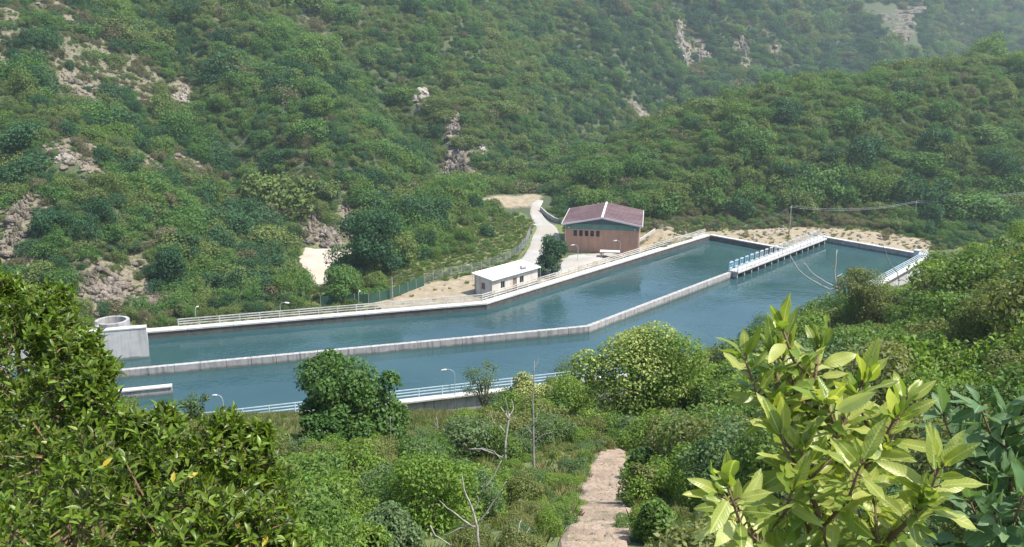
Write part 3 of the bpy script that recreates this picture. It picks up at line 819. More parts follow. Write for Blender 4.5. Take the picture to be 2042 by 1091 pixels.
# white sloping parapet right of the warehouse
a_, b_2 = hit(1262, 487), hit(1306, 462)
pw = thing('ramp_wall', 'pale sloping ramp wall running up the bare mound right of the warehouse', 'wall', a_)
prev = None
for k in range(6):
    p, q = a_ + (b_2 - a_) * k / 6, a_ + (b_2 - a_) * (k + 1) / 6
    e = (b_2 - a_)[:2] / np.linalg.norm((b_2 - a_)[:2]); o = np.array([-e[1], e[0]]) * 0.14
    zs = [float(height(p[0], p[1])), float(height(q[0], q[1]))]
    P = []
    for base, dz in ((-0.4, 0), (0.62, 0)):
        P += [(p[0] - o[0], p[1] - o[1], zs[0] + base), (q[0] - o[0], q[1] - o[1], zs[1] + base), (q[0] + o[0], q[1] + o[1], zs[1] + base), (p[0] + o[0], p[1] + o[1], zs[0] + base)]
    MB().hexa(P).build('wall_panel', M['coping'], pw)
# dark retaining wall by the road bend
ra = [hit(1078, 421), hit(1092, 434), hit(1106, 443), hit(1121, 447)]
rw = thing('retaining_wall', 'low weathered retaining wall along the road bend left of the warehouse', 'wall', ra[0])
for p, q in zip(ra[:-1], ra[1:]):
    e = (q - p)[:2] / np.linalg.norm((q - p)[:2]); o = np.array([-e[1], e[0]]) * 0.15
    zs = [float(height(p[0], p[1])), float(height(q[0], q[1]))]; P = []
    for base in (-0.4, 1.0): P += [(p[0] - o[0], p[1] - o[1], zs[0] + base), (q[0] - o[0], q[1] - o[1], zs[1] + base), (q[0] + o[0], q[1] + o[1], zs[1] + base), (p[0] + o[0], p[1] + o[1], zs[0] + base)]
    MB().hexa(P).build('wall_panel', M['concrete_dry'], rw)

# cottage beside the railing
ca = np.array([-3.0, 123.95]); CW, CL, CH = 3.7, 10.5, 2.75
cd, cn = VX, bp_
ct = thing('cottage', 'small cream cottage with a flat white roof standing against the railing of the far bank', 'cottage', (ca[0], ca[1], -0.15))
def cpt(a, b, z): q = ca + cd * a + cn * b; return (q[0], q[1], z)
def cbox(a0, a1, b0, b1, z0, z1, z1b=None):
    z1b = z1 if z1b is None else z1b
    return MB().hexa([cpt(a0, b0, z0), cpt(a1, b0, z0), cpt(a1, b1, z0), cpt(a0, b1, z0), cpt(a0, b0, z1), cpt(a1, b0, z1), cpt(a1, b1, z1b), cpt(a0, b1, z1b)])
zb = CH + 0.32
def cwall_long(b0, b1, zt, opens):
    mb = MB(); e = [0.0]
    for (s, t_, u0, u1) in opens: e += [s, t_]
    e.append(CL)
    def bx(a0, a1, z0, z1): mb.hexa([cpt(a0, b0, z0), cpt(a1, b0, z0), cpt(a1, b1, z0), cpt(a0, b1, z0), cpt(a0, b0, z1), cpt(a1, b0, z1), cpt(a1, b1, z1), cpt(a0, b1, z1)])
    for k in range(0, len(e), 2): bx(e[k], e[k + 1], -0.5, zt)
    for (s, t_, u0, u1) in opens:
        bx(s, t_, -0.5, u0); bx(s, t_, u1, zt)
    return mb
opens = [(1.9, 2.8, 1.0, 2.1), (4.6, 5.5, 0.05, 2.15), (6.2, 7.1, 1.0, 2.1)]
cwall_long(0, 0.22, CH, opens).build('side_wall', M['render_cream'], ct)
cbox(0, CL, CW - .22, CW, -0.5, zb).build('back_wall', M['render_cream'], ct)
mb = MB()
for (b0, b1, z0, z1) in ((0.223, 1.5, -.5, None), (2.3, CW - .223, -.5, None), (1.5, 2.3, -.5, 0.95), (1.5, 2.3, 2.0, None)):
    f_ = lambda b: CH + (zb - CH) * b / CW
    mb.hexa([cpt(0, b0, z0), cpt(.22, b0, z0), cpt(.22, b1, z0), cpt(0, b1, z0), cpt(0, b0, z1 or f_(b0)), cpt(.22, b0, z1 or f_(b0)), cpt(.22, b1, z1 or f_(b1)), cpt(0, b1, z1 or f_(b1))])
mb.build('end_wall', M['render_cream'], ct)
cbox(CL - .22, CL, .223, CW - .223, -.5, CH, zb).build('end_wall', M['render_cream'], ct)
wf = cbox(.05, .10, 1.5, 2.3, .95, 2.0).build('window', M['dark_trim'], ct)
for k in range(6): cbox(.02, .05, 1.54, 2.26, 0.99 + k * .165, 1.12 + k * .165).build('shutter_slat', M['shutter'], wf)
for (s, t_, u0, u1) in opens:
    if u0 < 0.5:
        d_ = cbox(s, t_, .08, .13, u0, u1).build('door', M['shutter'], ct)
        cbox(s + .7, s + .8, .05, .08, 1.0, 1.1).build('handle', M['galv'], d_)
    else:
        wf = cbox(s, t_, .09, .12, u0, u1).build('window', M['trim_white'], ct)
        cbox(s + .07, (s + t_) / 2 - .03, .07, .09, u0 + .07, u1 - .07).build('pane', M['glass'], wf)
        cbox((s + t_) / 2 + .03, t_ - .07, .07, .09, u0 + .07, u1 - .07).build('pane', M['glass'], wf)
mb = MB(); P = []
for dz in (0, 0.14): P += [cpt(-.35, -.4, CH - .03 + dz), cpt(CL + .3, -.4, CH - .03 + dz), cpt(CL + .3, CW + .35, zb + .03 + dz), cpt(-.35, CW + .35, zb + .03 + dz)]
mb.hexa(P).build('roof', M['roof_white'], ct)
cbox(-.06, -.003, CW - .08, CW + .0, -.1, zb - .03).build('downpipe', M['dark_trim'], ct)
ac = cpt(7.6, 0.6, CH + 0.2)
t2 = thing('roof_tank', 'small grey tank lying on the right end of the white cottage roof', 'tank', ac)
mb = MB(); mb.tube([(ac[0] - .5 * cd[0], ac[1] - .5 * cd[1], ac[2] + .32), (ac[0] + .5 * cd[0], ac[1] + .5 * cd[1], ac[2] + .32)], 0.3, 14); mb.build('tank_body', M['galv'], t2, smooth=False)
MB().box((ac[0], ac[1], ac[2] + .0), (1.0, .5, .16), cd).build('tank_cradle', M['dark_trim'], t2)

# ------------------------------------------------------------------ lamp posts
def lamp(base, h, arm, ang, label, group='swan-neck lamp posts around the reservoir'):
    t = thing('lamp_post', label, 'lamp post', base, group)
    dx, dy = math.cos(ang), math.sin(ang)
    pts = [(base[0], base[1], base[2] - 0.1), (base[0], base[1], base[2] + h * 0.8)]
    for k in range(1, 7):
        a = k / 6 * math.pi * 0.62
        pts.append((base[0] + dx * arm * (1 - math.cos(a)) * 0.76, base[1] + dy * arm * (1 - math.cos(a)) * 0.76, base[2] + h * 0.8 + h * 0.2 * math.sin(a)))
    MB().tube(pts, [0.045] * 2 + [0.028] * 6, 6).build('pole', M['galv'], t)
    e = Vector(pts[-1]); d = Vector((dx, dy, -0.25)).normalized()
    mb = MB(); mb.tube([e - d * 0.1, e + d * 0.1, e + d * 0.45, e + d * 0.62], [0.05, 0.11, 0.12, 0.04], 8)
    mb.build('lamp_head', M['lamp_white'], t, smooth=True)
    MB().box((base[0], base[1], base[2] + .02), (.22, .22, .06)).build('base_plate', M['galv'], t)

def nearp(px, off=0.6):       # a point on the near wall's coping below an image column
    best = None
    for i in range(2):
        a, b = np.array(near_pts[i]), np.array(near_pts[i + 1])
        for t in np.linspace(0, 1, 400):
            q = a + (b - a) * t; u, v, dp = project((q[0], q[1], 0))
            if best is None or abs(u - px) < best[0]: best = (abs(u - px), q)
    return best[1]
p = nearp(909); lamp((p[0] - .2, p[1] - .5, .08), 2.9, 0.9, math.radians(175), 'white swan-neck lamp post at the blue railing, right of the big dark tree')
p = nearp(452); lamp((p[0], p[1] - .5, .08), 2.8, 0.7, math.radians(160), 'white swan-neck lamp post at the blue railing, half hidden by the glossy shrub')
for px, py, z, h, ang, lb in ((1077, 566, 0.06, 3.1, 150, 'white lamp post at the right end of the cottage before the round tree'),
                              (1236, 512, 0.0, 3.0, 165, 'white swan-neck lamp post before the warehouse, arm bent over the low canopy'),
                              (1152, 520, 0.0, 2.9, 170, 'white lamp post between the round tree and the warehouse windows'),
                              (1057, 484, 0.0, 3.6, 20, 'white lamp post on the roadside verge at the end of the wire fence'),
                              (943, 558, 0.0, 2.4, 150, 'white lamp post by the wire fence left of the cottage, its head tilted'),
                              (716, 612, 0.0, 2.2, 90, 'white lamp post before the green netting fence'),
                              (392, 648, 0.0, 2.4, 90, 'white lamp post in weeds behind the far railing, nearest the round tank'),
                              (560, 634, 0.0, 2.2, 20, 'white lamp post among bushes behind the far railing, below the sand bed')):
    lamp(at(px, py, z), h, 0.7, math.radians(ang), lb)

# ------------------------------------------------------------------ fences, poles, wires
def wire_fence(pix, label, h, net=False, step=2.4):
    pts = [hit(*p) for p in pix]
    t = thing('net_fence' if net else 'wire_fence', label, 'fence', pts[0])
    for p, q in zip(pts[:-1], pts[1:]):
        L = np.linalg.norm((q - p)[:2]); n = max(1, int(round(L / step)))
        for k in range(n):
            a, b = p + (q - p) * k / n, p + (q - p) * (k + 1) / n
            za, zb_ = float(height(a[0], a[1])), float(height(b[0], b[1]))
            MB().tube([(a[0], a[1], za - .3), (a[0], a[1], za + h + .1)], 0.045, 5).build('post', M['galv'] if not net else M['wood_pole'], t)
            mb = MB()
            if net:
                o = np.array([-(b - a)[1], (b - a)[0]]); o = o / np.linalg.norm(o) * 0.012; m_ = 5
                for i in range(m_):
                    c0, c1 = a + (b - a) * i / m_, a + (b - a) * (i + 1) / m_
                    z0, z1 = za + (zb_ - za) * i / m_, za + (zb_ - za) * (i + 1) / m_
                    s0, s1 = 0.10 * math.sin(i / m_ * math.pi), 0.10 * math.sin((i + 1) / m_ * math.pi)
                    mb.hexa([(c0[0] - o[0], c0[1] - o[1], z0 + .02), (c1[0] - o[0], c1[1] - o[1], z1 + .02), (c1[0] + o[0], c1[1] + o[1], z1 + .02), (c0[0] + o[0], c0[1] + o[1], z0 + .02),
                             (c0[0] - o[0], c0[1] - o[1], z0 + h - s0), (c1[0] - o[0], c1[1] - o[1], z1 + h - s1), (c1[0] + o[0], c1[1] + o[1], z1 + h - s1), (c0[0] + o[0], c0[1] + o[1], z0 + h - s0)])
                mb.build('net_panel', M['net_green'], t)
            else:
                for i in range(7):
                    z = 0.15 + i * (h - .15) / 6
                    mb.tube([(a[0], a[1], za + z), (b[0], b[1], zb_ + z)], 0.010, 3, False)
                for i in range(10):
                    u0, u1 = i / 10, (i + 1) / 10
                    c0, c1 = a + (b - a) * u0, a + (b - a) * u1; z0, z1 = za + (zb_ - za) * u0, za + (zb_ - za) * u1
                    mb.tube([(c0[0], c0[1], z0 + .1), (c1[0], c1[1], z1 + h)], 0.008, 3, False)
                    mb.tube([(c0[0], c0[1], z0 + h), (c1[0], c1[1], z1 + .1)], 0.008, 3, False)
                mb.build('mesh_panel', M['galv'], t)

wire_fence([(846, 566), (900, 552), (960, 540), (1008, 524), (1036, 506), (1050, 488), (1057, 468)], 'wire mesh fence on posts curving along the edge of the yard and road', 1.7)
wire_fence([(640, 612), (680, 608), (735, 606), (780, 596), (846, 570)], 'dark green netting fence along the bank left of the bare yard', 1.6, True)

def pole_thing(base, h, label, arm=1.0, d=(1, 0)):
    t = thing('utility_pole', label, 'utility pole', base, 'utility poles of the overhead line')
    MB().tube([(base[0], base[1], base[2] - .5), (base[0], base[1], base[2] + h)], [0.14, 0.10], 8).build('pole', M['wood_pole'], t)
    MB().box((base[0], base[1], base[2] + h - .18), (arm, .1, .12), d).build('crossarm', M['wood_pole'], t)
    for s in (-1, 1):
        MB().tube([(base[0] + s * arm * .42 * d[0], base[1] + s * arm * .42 * d[1], base[2] + h - .12), (base[0] + s * arm * .42 * d[0], base[1] + s * arm * .42 * d[1], base[2] + h + .1)], 0.05, 6).build('insulator', M['lamp_white'], t)
    return np.array([base[0], base[1], base[2] + h])

pb1 = hit(1573, 470); pb2 = hit(1822, 446)
k1 = np.linalg.norm(pb1 - [0, 0, CAM_H]) / FPX; k2 = np.linalg.norm(pb2 - [0, 0, CAM_H]) / FPX
top1 = pole_thing(pb1, 56 * k1, 'slim bare utility pole on the tan bank behind the gate bridge', 1.0, (0.5, 0.87))
top2 = pole_thing(pb2, 40 * k2, 'slim utility pole at the foot of the right hill, farther right than the bank one', 1.0, (0.5, 0.87))
def wire_run(a, b, sag, label, n=24):
    pts = []
    for k in range(n + 1):
        t = k / n; p = a + (b - a) * t; pts.append((p[0], p[1], p[2] - sag * 4 * t * (1 - t)))
    tag(MB().tube(pts, 0.03, 4, False).build('overhead_wire', M['wire']), label, 'wire', 'overhead wires of the line behind the reservoir')
e0 = hit(1462, 460); e0[2] += 0.5
off = np.array([0.21, 0.36, 0.08])
for s, w_ in ((-1, 'lower'), (1, 'upper')):
    wire_run(e0 + off * s, top1 + off * s, 0.9, 'overhead wire slanting down from the bank pole towards the basin corner, the %s of two' % w_)
    wire_run(top1 + off * s, top2 + off * s, 1.1, 'overhead wire sagging between the two utility poles, the %s of two' % ('front' if s < 0 else 'back'))
e2 = top2 + np.array([62, 18, 4.5])
for s, w_ in ((-1, 'front'), (1, 'back')):
    wire_run(top2 + off * s, e2 + off * s, 1.4, 'overhead wire running off to the right edge from the farther pole, the %s of two' % w_)
up = hit(783, 598); t = thing('post_pole', 'thin brown wooden pole standing by the green netting fence', 'pole', up)
MB().tube([(up[0], up[1], up[2] - .3), (up[0], up[1], up[2] + 3.6)], [0.10, 0.07], 7).build('pole_shaft', M['wood_pole'], t)

# ------------------------------------------------------------------ rocks
def unit3(rg):
    v = rg.normal(size=3); return v / np.linalg.norm(v)

def rock(name, label, px, py, wpx, hpx, material, group=None, nb=5, seed=0, up=1.0):
    c = hit(px, py + hpx * 0.4); k = np.linalg.norm(c - [0, 0, CAM_H]) / FPX
    W, H = wpx * k, hpx * k
    rg = np.random.default_rng(seed + int(px)); V, F = [], []
    import bmesh
    bm = bmesh.new(); bmesh.ops.create_icosphere(bm, subdivisions=2, radius=1)
    P0 = np.array([v.co[:] for v in bm.verts]); T = np.array([[v.index for v in f.verts] for f in bm.faces]); bm.free()
    n = nb * 12 + 6
    for i in range(n):
        q = P0 * (1 + rg.normal(0, .10, (len(P0), 1)))
        a1, a2 = unit3(rg), unit3(rg)
        for ax_ in (a1, a2, unit3(rg), unit3(rg), unit3(rg)):           # cleave flat faces off the lump
            h = q @ ax_; cut = rg.uniform(.35, .75)
            q = q - np.where(h > cut, h - cut, 0)[:, None] * ax_
        u = rg.uniform(-.5, .5); tz = rg.uniform(0, 1.0) ** 1.2 if i else 0
        u *= (1 - .55 * max(tz, 0))
        sx = W * rg.uniform(.035, .17) * rg.uniform(.6, 1) * (1.5 if nb < 4 else 1); sz = max(sx, H * rg.uniform(.06, .17)) * rg.uniform(.8, 1.4)
        x, z = u * W, tz * H * .62
        y = z / 0.75 + rg.normal(0, .12) * W - sx * .3
        q = q * [sx, sx * rg.uniform(.8, 1.3), sz]
        an = rg.normal(0, .35); ca_, sa_ = math.cos(an), math.sin(an)
        q = np.stack([q[:, 0] * ca_ - q[:, 2] * sa_, q[:, 1], q[:, 0] * sa_ + q[:, 2] * ca_], -1)
        P2 = q + [x, y, float(height(c[0] + x, c[1] + y)) - c[2] + sz * .2]
        F.append(T + sum(len(v) for v in V)); V.append(P2)
    o = link(name, fast_mesh(name, np.concatenate(V), np.concatenate(F)), material, loc=c)
    return tag(o, label, 'rock', group)

ROCKS = [('pale rock outcrop jutting from the scrub in the middle of the back slope', 841, 186, 34, 36, 'rock_pale', 3),
         ('tall grey rock pillars in the scrub above the knoll left of the road', 908, 318, 54, 80, 'rock', 5),
         ('low grey ledge at the foot of the rock pillars above the knoll', 930, 350, 50, 20, 'rock', 4),
         ('brownish crag among trees above the grey rock pillars', 903, 250, 30, 44, 'rock', 4),
         ('small pale rock tip right of the rock pillars, under a dark tree', 962, 290, 16, 24, 'rock_pale', 2),
         ('white rock streak running down the high gully', 1366, 85, 20, 90, 'rock_pale', 4),
         ('pale grey crag right of the white rock streak in the gully', 1407, 102, 26, 40, 'rock', 3),
         ('thin dark crag farther right in the shaded gully', 1487, 90, 16, 50, 'rock', 3),
         ('grey rock rubble ledge behind the left end of the right hill', 1290, 240, 74, 18, 'rock', 6),
         ('white rocks in a short vertical seam on the left slope', 360, 185, 26, 44, 'rock_pale', 4),
         ('single small white rock on the left slope below the seam', 375, 236, 9, 14, 'rock_pale', 1),
         ('pinkish rocky crag behind the sand bed, the right one', 688, 440, 26, 80, 'scree', 4),
         ('grey craggy rock face standing behind the sand bed', 650, 475, 60, 40, 'rock', 6),
         ('brown rock column behind the left side of the sand bed', 622, 440, 20, 56, 'scree', 3),
         ('pale broken rocks on the left slope above the bare strip', 132, 310, 34, 26, 'rock_pale', 4),
         ('pinkish rocks lower right of the pale broken rocks on the left slope', 168, 328, 26, 20, 'scree', 3),
         ('tan ledge on the upper left slope', 138, 150, 22, 34, 'scree', 3),
         ('slanting tan ledge farther down the upper left slope', 178, 188, 26, 16, 'scree', 3),
         ('jagged tan crag at the left edge above the glossy shrub', 28, 415, 34, 70, 'scree', 5),
         ('lower tan crag at the left edge, close above the glossy shrub', 14, 480, 24, 60, 'scree', 4),
         ('reddish boulder heap right of the round tank', 318, 596, 50, 30, 'scree', 6),
         ('brown earth crag above the boulder heap, left of a dark bush', 405, 570, 26, 34, 'scree', 4),
         ('grey scree crag straight above the round tank', 215, 575, 60, 40, 'rock', 6),
         ('pinkish scree crag up and left of the round tank', 172, 560, 36, 46, 'scree', 5)]
for i, (lb, px, py, w_, h_, mt, nb) in enumerate(ROCKS):
    rock('rock_outcrop', lb, px, py, w_, h_, M[mt], None, nb, i)

# banded rock face high on the right
qr = hit(1795, 60); kq = np.linalg.norm(qr - [0, 0, CAM_H]) / FPX
rt = thing('terraced_rock', 'pale terraced rock face with stacked horizontal ledges, high at the upper right', 'rock face', qr)
for k in range(13):
    px, py = 1790 + (k - 6) * 1.8 + random.uniform(-5, 5), 84 - k * 8
    c = hit(px, py + 3)
    w_ = random.uniform(56, 84) * kq * (1.15 if k > 7 else .85)
    n = 9; P = []; mb = MB()
    for j in range(n + 1):
        x = (j / n - .5) * w_
        P.append((c[0] + x, c[1] - random.uniform(.2, 1.6), random.uniform(-.3, .3), random.uniform(.5, 1.0)))
    for j in range(n):
        a, b = P[j], P[j + 1]
        mb.hexa([(a[0], a[1], c[2] + a[2] - 1.2), (b[0], b[1], c[2] + b[2] - 1.2), (b[0], b[1] + 4, c[2] + b[2] - 1), (a[0], a[1] + 4, c[2] + a[2] - 1),
                 (a[0], a[1] + .5, c[2] + a[2] + a[3]), (b[0], b[1] + .5, c[2] + b[2] + b[3]), (b[0], b[1] + 5, c[2] + b[2] + b[3] + .3), (a[0], a[1] + 5, c[2] + a[2] + a[3] + .3)])
    mb.build('rock_ledge', M['scree'], rt)

# ------------------------------------------------------------------ foliage makers
def unit(a): return a / np.maximum(np.linalg.norm(a, axis=-1, keepdims=True), 1e-9)

def foliage(rg, lobes, n, leaf, aspect=0.6, out=0.9, upb=0.35, shell=(0.72, 1.05), minz=-1e9):
    """n leaf clumps (folded lozenges) spread through the outer part of a set of ellipsoid lobes"""
    C = np.array([l[0] for l in lobes], float); R = np.array([l[1] if hasattr(l[1], '__len__') else (l[1],) * 3 for l in lobes], float)
    wgt = R[:, 0] * R[:, 2]; wgt = wgt / wgt.sum()
    k = rg.choice(len(lobes), int(n * 1.5), p=wgt)
    d = unit(rg.normal(size=(len(k), 3)) + [0, 0, 0.25])
    s = rg.uniform(shell[0], shell[1], len(k))[:, None]
    p = C[k] + d * R[k] * s
    keep = p[:, 2] > minz
    for j in range(len(lobes)):
        q = (p - C[j]) / R[j]
        keep &= ~((np.linalg.norm(q, axis=1) < 0.68) & (k != j))
    p, d = p[keep][:n], d[keep][:n]
    m_ = len(p)
    nr = unit(d * out + rg.normal(size=(m_, 3)) * 0.55 + [0, 0, upb])
    t = unit(np.cross(nr, rg.normal(size=(m_, 3))))
    b = np.cross(nr, t)
    L = leaf * rg.uniform(.6, 1.35, m_)[:, None]; W = L * aspect
    V = np.stack([p - t * L / 2, p + b * W / 2 + nr * L * .08, p + t * L / 2 - nr * L * .1, p - b * W / 2 + nr * L * .08], 1).reshape(-1, 3)
    return V, np.arange(m_ * 4).reshape(-1, 4)

def lobes_for(rg, R, H, k, base=0.35, spread=.72):
    L = [((0, 0, H * (base + .12)), (R * .72, R * .72, H * .42))]
    for i in range(k):
        a = rg.uniform(0, 6.28); q = rg.uniform(.25, spread) * R; z = H * rg.uniform(base - .1, .78) - q * .12
        r = R * rg.uniform(.28, .48)
        L.append(((q * math.cos(a), q * math.sin(a), z), (r, r, r * rg.uniform(.75, 1.1))))
    return L

def stems(rg, R, H, n, r0=.03):
    mb = MB()
    for i in range(n):
        a = rg.uniform(0, 6.28); q = rg.uniform(.2, .7) * R; z = rg.uniform(.5, .85) * H
        mb.tube([(0.05 * math.cos(a), .05 * math.sin(a), -.3), (q * .35 * math.cos(a), q * .35 * math.sin(a), z * .45), (q * math.cos(a), q * math.sin(a), z)], [r0, r0 * .75, r0 * .3], 4, False)
    return mb

rgp = np.random.default_rng(5)
FAR, MID = [], []
for i in range(10):
    H = rgp.uniform(1.15, 1.7) if i < 7 else rgp.uniform(1.9, 2.3)
    V, F = foliage(rgp, lobes_for(rgp, 1.1, H, 13, .30, .98), 2400, 0.118, .7, .6, .4, (.58, 1.2), 0.0)
    FAR.append((fast_mesh('tree_crown', V, F), H))
for i in range(9):
    H = rgp.uniform(1.1, 1.5) if i < 6 else rgp.uniform(1.8, 2.2)
    V, F = foliage(rgp, lobes_for(rgp, 1.0, H, 11, .36), 4200, 0.085, .55, .8, .35, (.55, 1.08), 0.0)
    ste = stems(rgp, 1.0, H, 7, .022)
    me2 = bpy.data.meshes.new('stems'); me2.from_pydata(ste.v, [], ste.f); me2.update(); me2.materials.append(M['bark'])
    MID.append((fast_mesh('foliage', V, F), me2, H))

def with_mat(me, name):
    c = me.copy(); c.materials.clear(); c.materials.append(M[name]); return c
FARM = {}; MIDM = {}
def far_mesh(i, mt):
    if (i, mt) not in FARM: FARM[i, mt] = with_mat(FAR[i][0], mt)
    return FARM[i, mt]
def mid_mesh(i, mt):
    if (i, mt) not in MIDM: MIDM[i, mt] = with_mat(MID[i][0], mt)
    return MIDM[i, mt]

def scatter(name, P, scl, rotz, pick, meshes, label, cat, tilt=None):
    """one mass of plants: points on the ground that carry shared plant meshes"""
    pc = bpy.data.collections.new(name + ' kinds')
    for i, me in enumerate(meshes):
        o = bpy.data.objects.new('%s kind %02d' % (name, i), me); pc.objects.link(o)
    me = bpy.data.meshes.new(name)
    me.vertices.add(len(P)); me.vertices.foreach_set('co', np.asarray(P, np.float32).ravel())
    for nm, ty, arr in (('scl', 'FLOAT_VECTOR', scl), ('rot', 'FLOAT_VECTOR', np.stack([0 * rotz, 0 * rotz, rotz], -1)), ('pick', 'INT', pick)):
        a = me.attributes.new(nm, ty, 'POINT')
        a.data.foreach_set('vector' if ty == 'FLOAT_VECTOR' else 'value', np.asarray(arr, np.int32 if ty == 'INT' else np.float32).ravel())
    me.update()
    o = bpy.data.objects.new(name, me); COL.objects.link(o)
    ng = bpy.data.node_groups.new(name, 'GeometryNodeTree')
    ng.interface.new_socket('Geometry', in_out='INPUT', socket_type='NodeSocketGeometry')
    ng.interface.new_socket('Geometry', in_out='OUTPUT', socket_type='NodeSocketGeometry')
    nd = ng.nodes; gi, go = nd.new('NodeGroupInput'), nd.new('NodeGroupOutput')
    ci = nd.new('GeometryNodeCollectionInfo'); ci.inputs['Collection'].default_value = pc
    ci.inputs['Separate Children'].default_value = True; ci.inputs['Reset Children'].default_value = True
    iop = nd.new('GeometryNodeInstanceOnPoints'); iop.inputs['Pick Instance'].default_value = True
    def na(nm, ty):
        x = nd.new('GeometryNodeInputNamedAttribute'); x.data_type = ty; x.inputs['Name'].default_value = nm
        return x.outputs['Attribute']
    lk = ng.links
    lk.new(gi.outputs[0], iop.inputs['Points']); lk.new(ci.outputs[0], iop.inputs['Instance'])
    lk.new(na('pick', 'INT'), iop.inputs['Instance Index']); lk.new(na('rot', 'FLOAT_VECTOR'), iop.inputs['Rotation']); lk.new(na('scl', 'FLOAT_VECTOR'), iop.inputs['Scale'])
    lk.new(iop.outputs[0], go.inputs[0])
    md = o.modifiers.new('plants', 'NODES'); md.node_group = ng
    return tag(o, label, cat, kind='stuff')

# ------------------------------------------------------------------ where plants grow
def jgrid(x0, x1, y0, y1, st, rg):
    X, Y = np.meshgrid(np.arange(x0, x1, st), np.arange(y0, y1, st))
    return (X + rg.uniform(-.5, .5, X.shape) * st).ravel(), (Y + rg.uniform(-.5, .5, X.shape) * st).ravel()

def in_view(x, y, z, m_=160):
    u, v, dep = project(np.stack([x, y, z], -1))
    return (dep > 1) & (u > -m_) & (u < IW + m_) & (v > -m_ - 60) & (v < IH + m_ + 60)

ROADP = wpoly([(990, 540), (1036, 514), (1050, 490), (1057, 468), (1066, 455), (1062, 440), (1053, 426), (1056, 412), (1072, 406), (1090, 412), (1086, 425), (1110, 440), (1122, 450), (1122, 495), (1190, 515), (1120, 550), (1040, 572)], 0)
CLEAR = wpoly([(975, 402), (1010, 396), (1050, 390), (1088, 390), (1094, 410), (1062, 420), (1000, 416)], 1.0)
BLD = [wpt(-1, -.5, 0)[:2], wpt(WW + 1, -.5, 0)[:2], wpt(WW + 1, WD + 1, 0)[:2], wpt(-1, WD + 1, 0)[:2]]
COT = [cpt(-.8, -.8, 0)[:2], cpt(CL + .8, -.8, 0)[:2], cpt(CL + .8, CW + .8, 0)[:2], cpt(-.8, CW + .8, 0)[:2]]
PATHP = wpoly([(1085, 1140), (1112, 1091), (1132, 1045), (1150, 990), (1168, 945), (1186, 915), (1205, 900), (1244, 900), (1250, 915), (1256, 945), (1260, 990), (1262, 1040), (1264, 1091), (1268, 1140)])
rg = np.random.default_rng(23)
xs, ys = [], []
ls = []
for i, a in enumerate((jgrid(-150, 190, 104, 262, 1.7, rg), jgrid(-220, 520, 262, 800, 2.7, rg), jgrid(-150, 190, 104, 250, 1.5, rg), jgrid(-200, 420, 250, 640, 2.4, rg))): xs.append(a[0]); ys.append(a[1]); ls.append(np.full(len(a[0]), i >= 2))
x, y = np.concatenate(xs), np.concatenate(ys); low = np.concatenate(ls)
z = height(x, y)
k_ = in_view(x, y, z, 110) & (line_sd(x, y, [(-400, 98.85 - 320 * 0.29), F0, F1, F2, E1, E2a, E2b, (110, 165), (400, 230)]) > 2.6)
x, y, z = x[k_], y[k_], z[k_]
bare, scr, _g = cover(x, y)
low = low[k_]
dist = np.sqrt(x ** 2 + y ** 2 + (z - CAM_H) ** 2)
hillness = np.maximum(sstep(0, 6, line_sd(x, y, FOOT)), sstep(0, 5, y - np.interp(x, RX, R_FOOT)))
R = np.exp(rg.normal(0.05, 0.46, len(x))) * (0.86 + 0.5 * fbm(x / 14, y / 14, 77, 2))
R *= np.where(hillness < .5, rg.uniform(.5, 1.25, len(x)), 1.0)
R *= 1 + 0.55 * np.exp(-np.maximum(0, np.minimum(np.abs(line_sd(x, y, FOOT) - 5), np.abs(y - np.interp(x, RX, R_FOOT) - 4))) / 6.0)
R = np.where(y > 262, R * 1.25, R); R = np.where(y > 420, R * 1.2, R)
HS = rg.uniform(.7, 1.3, len(x))
# thicket of the ravine and the knoll
kn = (line_sd(x, y, [(-58, 110), (-40, 115), (-27, 125), (-21, 138), (-15.5, 151), (-14, 163), (-11, 178), (-9, 192)]) > 0.5) & (hillness < .5)
R = np.where(kn, rg.uniform(1.0, 2.7, len(x)) * np.where(poly_sd(x, y, SAND) < 3.0, .55, 1.0), R)
HS = np.where(kn, rg.uniform(.95, 1.45, len(x)), HS)
pr = 1 - np.maximum(np.clip(bare, 0, 1) * 0.97, np.clip(scr, 0, 1) * 0.5)
pr = np.where((hillness < .5) & ~kn & (x < 40), pr * 0.62, pr)
pr = np.where(kn & (R > 1.9), pr * .75, pr)
R = np.where(low, rg.uniform(.35, .95, len(x)) * np.where(y > 250, 1.5, 1), R); pr = np.where(low & (hillness < .5), pr * .5, pr)
ok = rg.uniform(0, 1, len(x)) < pr
us, vs, _d = project(np.stack([x, y, z], -1)); R = np.where((us > 606) & (us < 676) & (vs > 520) & (vs < 618) & (y < 150), np.minimum(R, .5), R)
R = np.where(scr > .3, R * .68, R); vg = (np.abs(line_sd(x, y, [(-14.6, 136.5), (-1.9, 148), (2.5, 159), (4.5, 178)])) < 6.5 + 2.5 * fbm(x / 5, y / 5, 88, 2)) & (hillness < .5) & (x < 8)
R = np.where(vg, rg.uniform(.22, .46, len(x)), R); ok |= vg & (rg.uniform(0, 1, len(x)) < .5)
R = np.where(~vg & ~kn & (hillness < .5) & (x > -26) & (x < 4) & (y > 122) & (y < 192), R * .8, R)
R = np.where((hillness < .5) & (y < 185) & (x > 24) & (x < 78), np.minimum(R, 1.15) * rg.uniform(.45, 1.0, len(x)), R)
ok &= (poly_sd(x, y, SAND) > R * .6) & ((bare < .6) | (rg.uniform(0, 1, len(x)) < .1))
for pl, m_ in ((ROADP, .3), (BLD, .6), (COT, .5), (CLEAR, .4)): ok &= poly_sd(x, y, pl) > R * .8 + m_
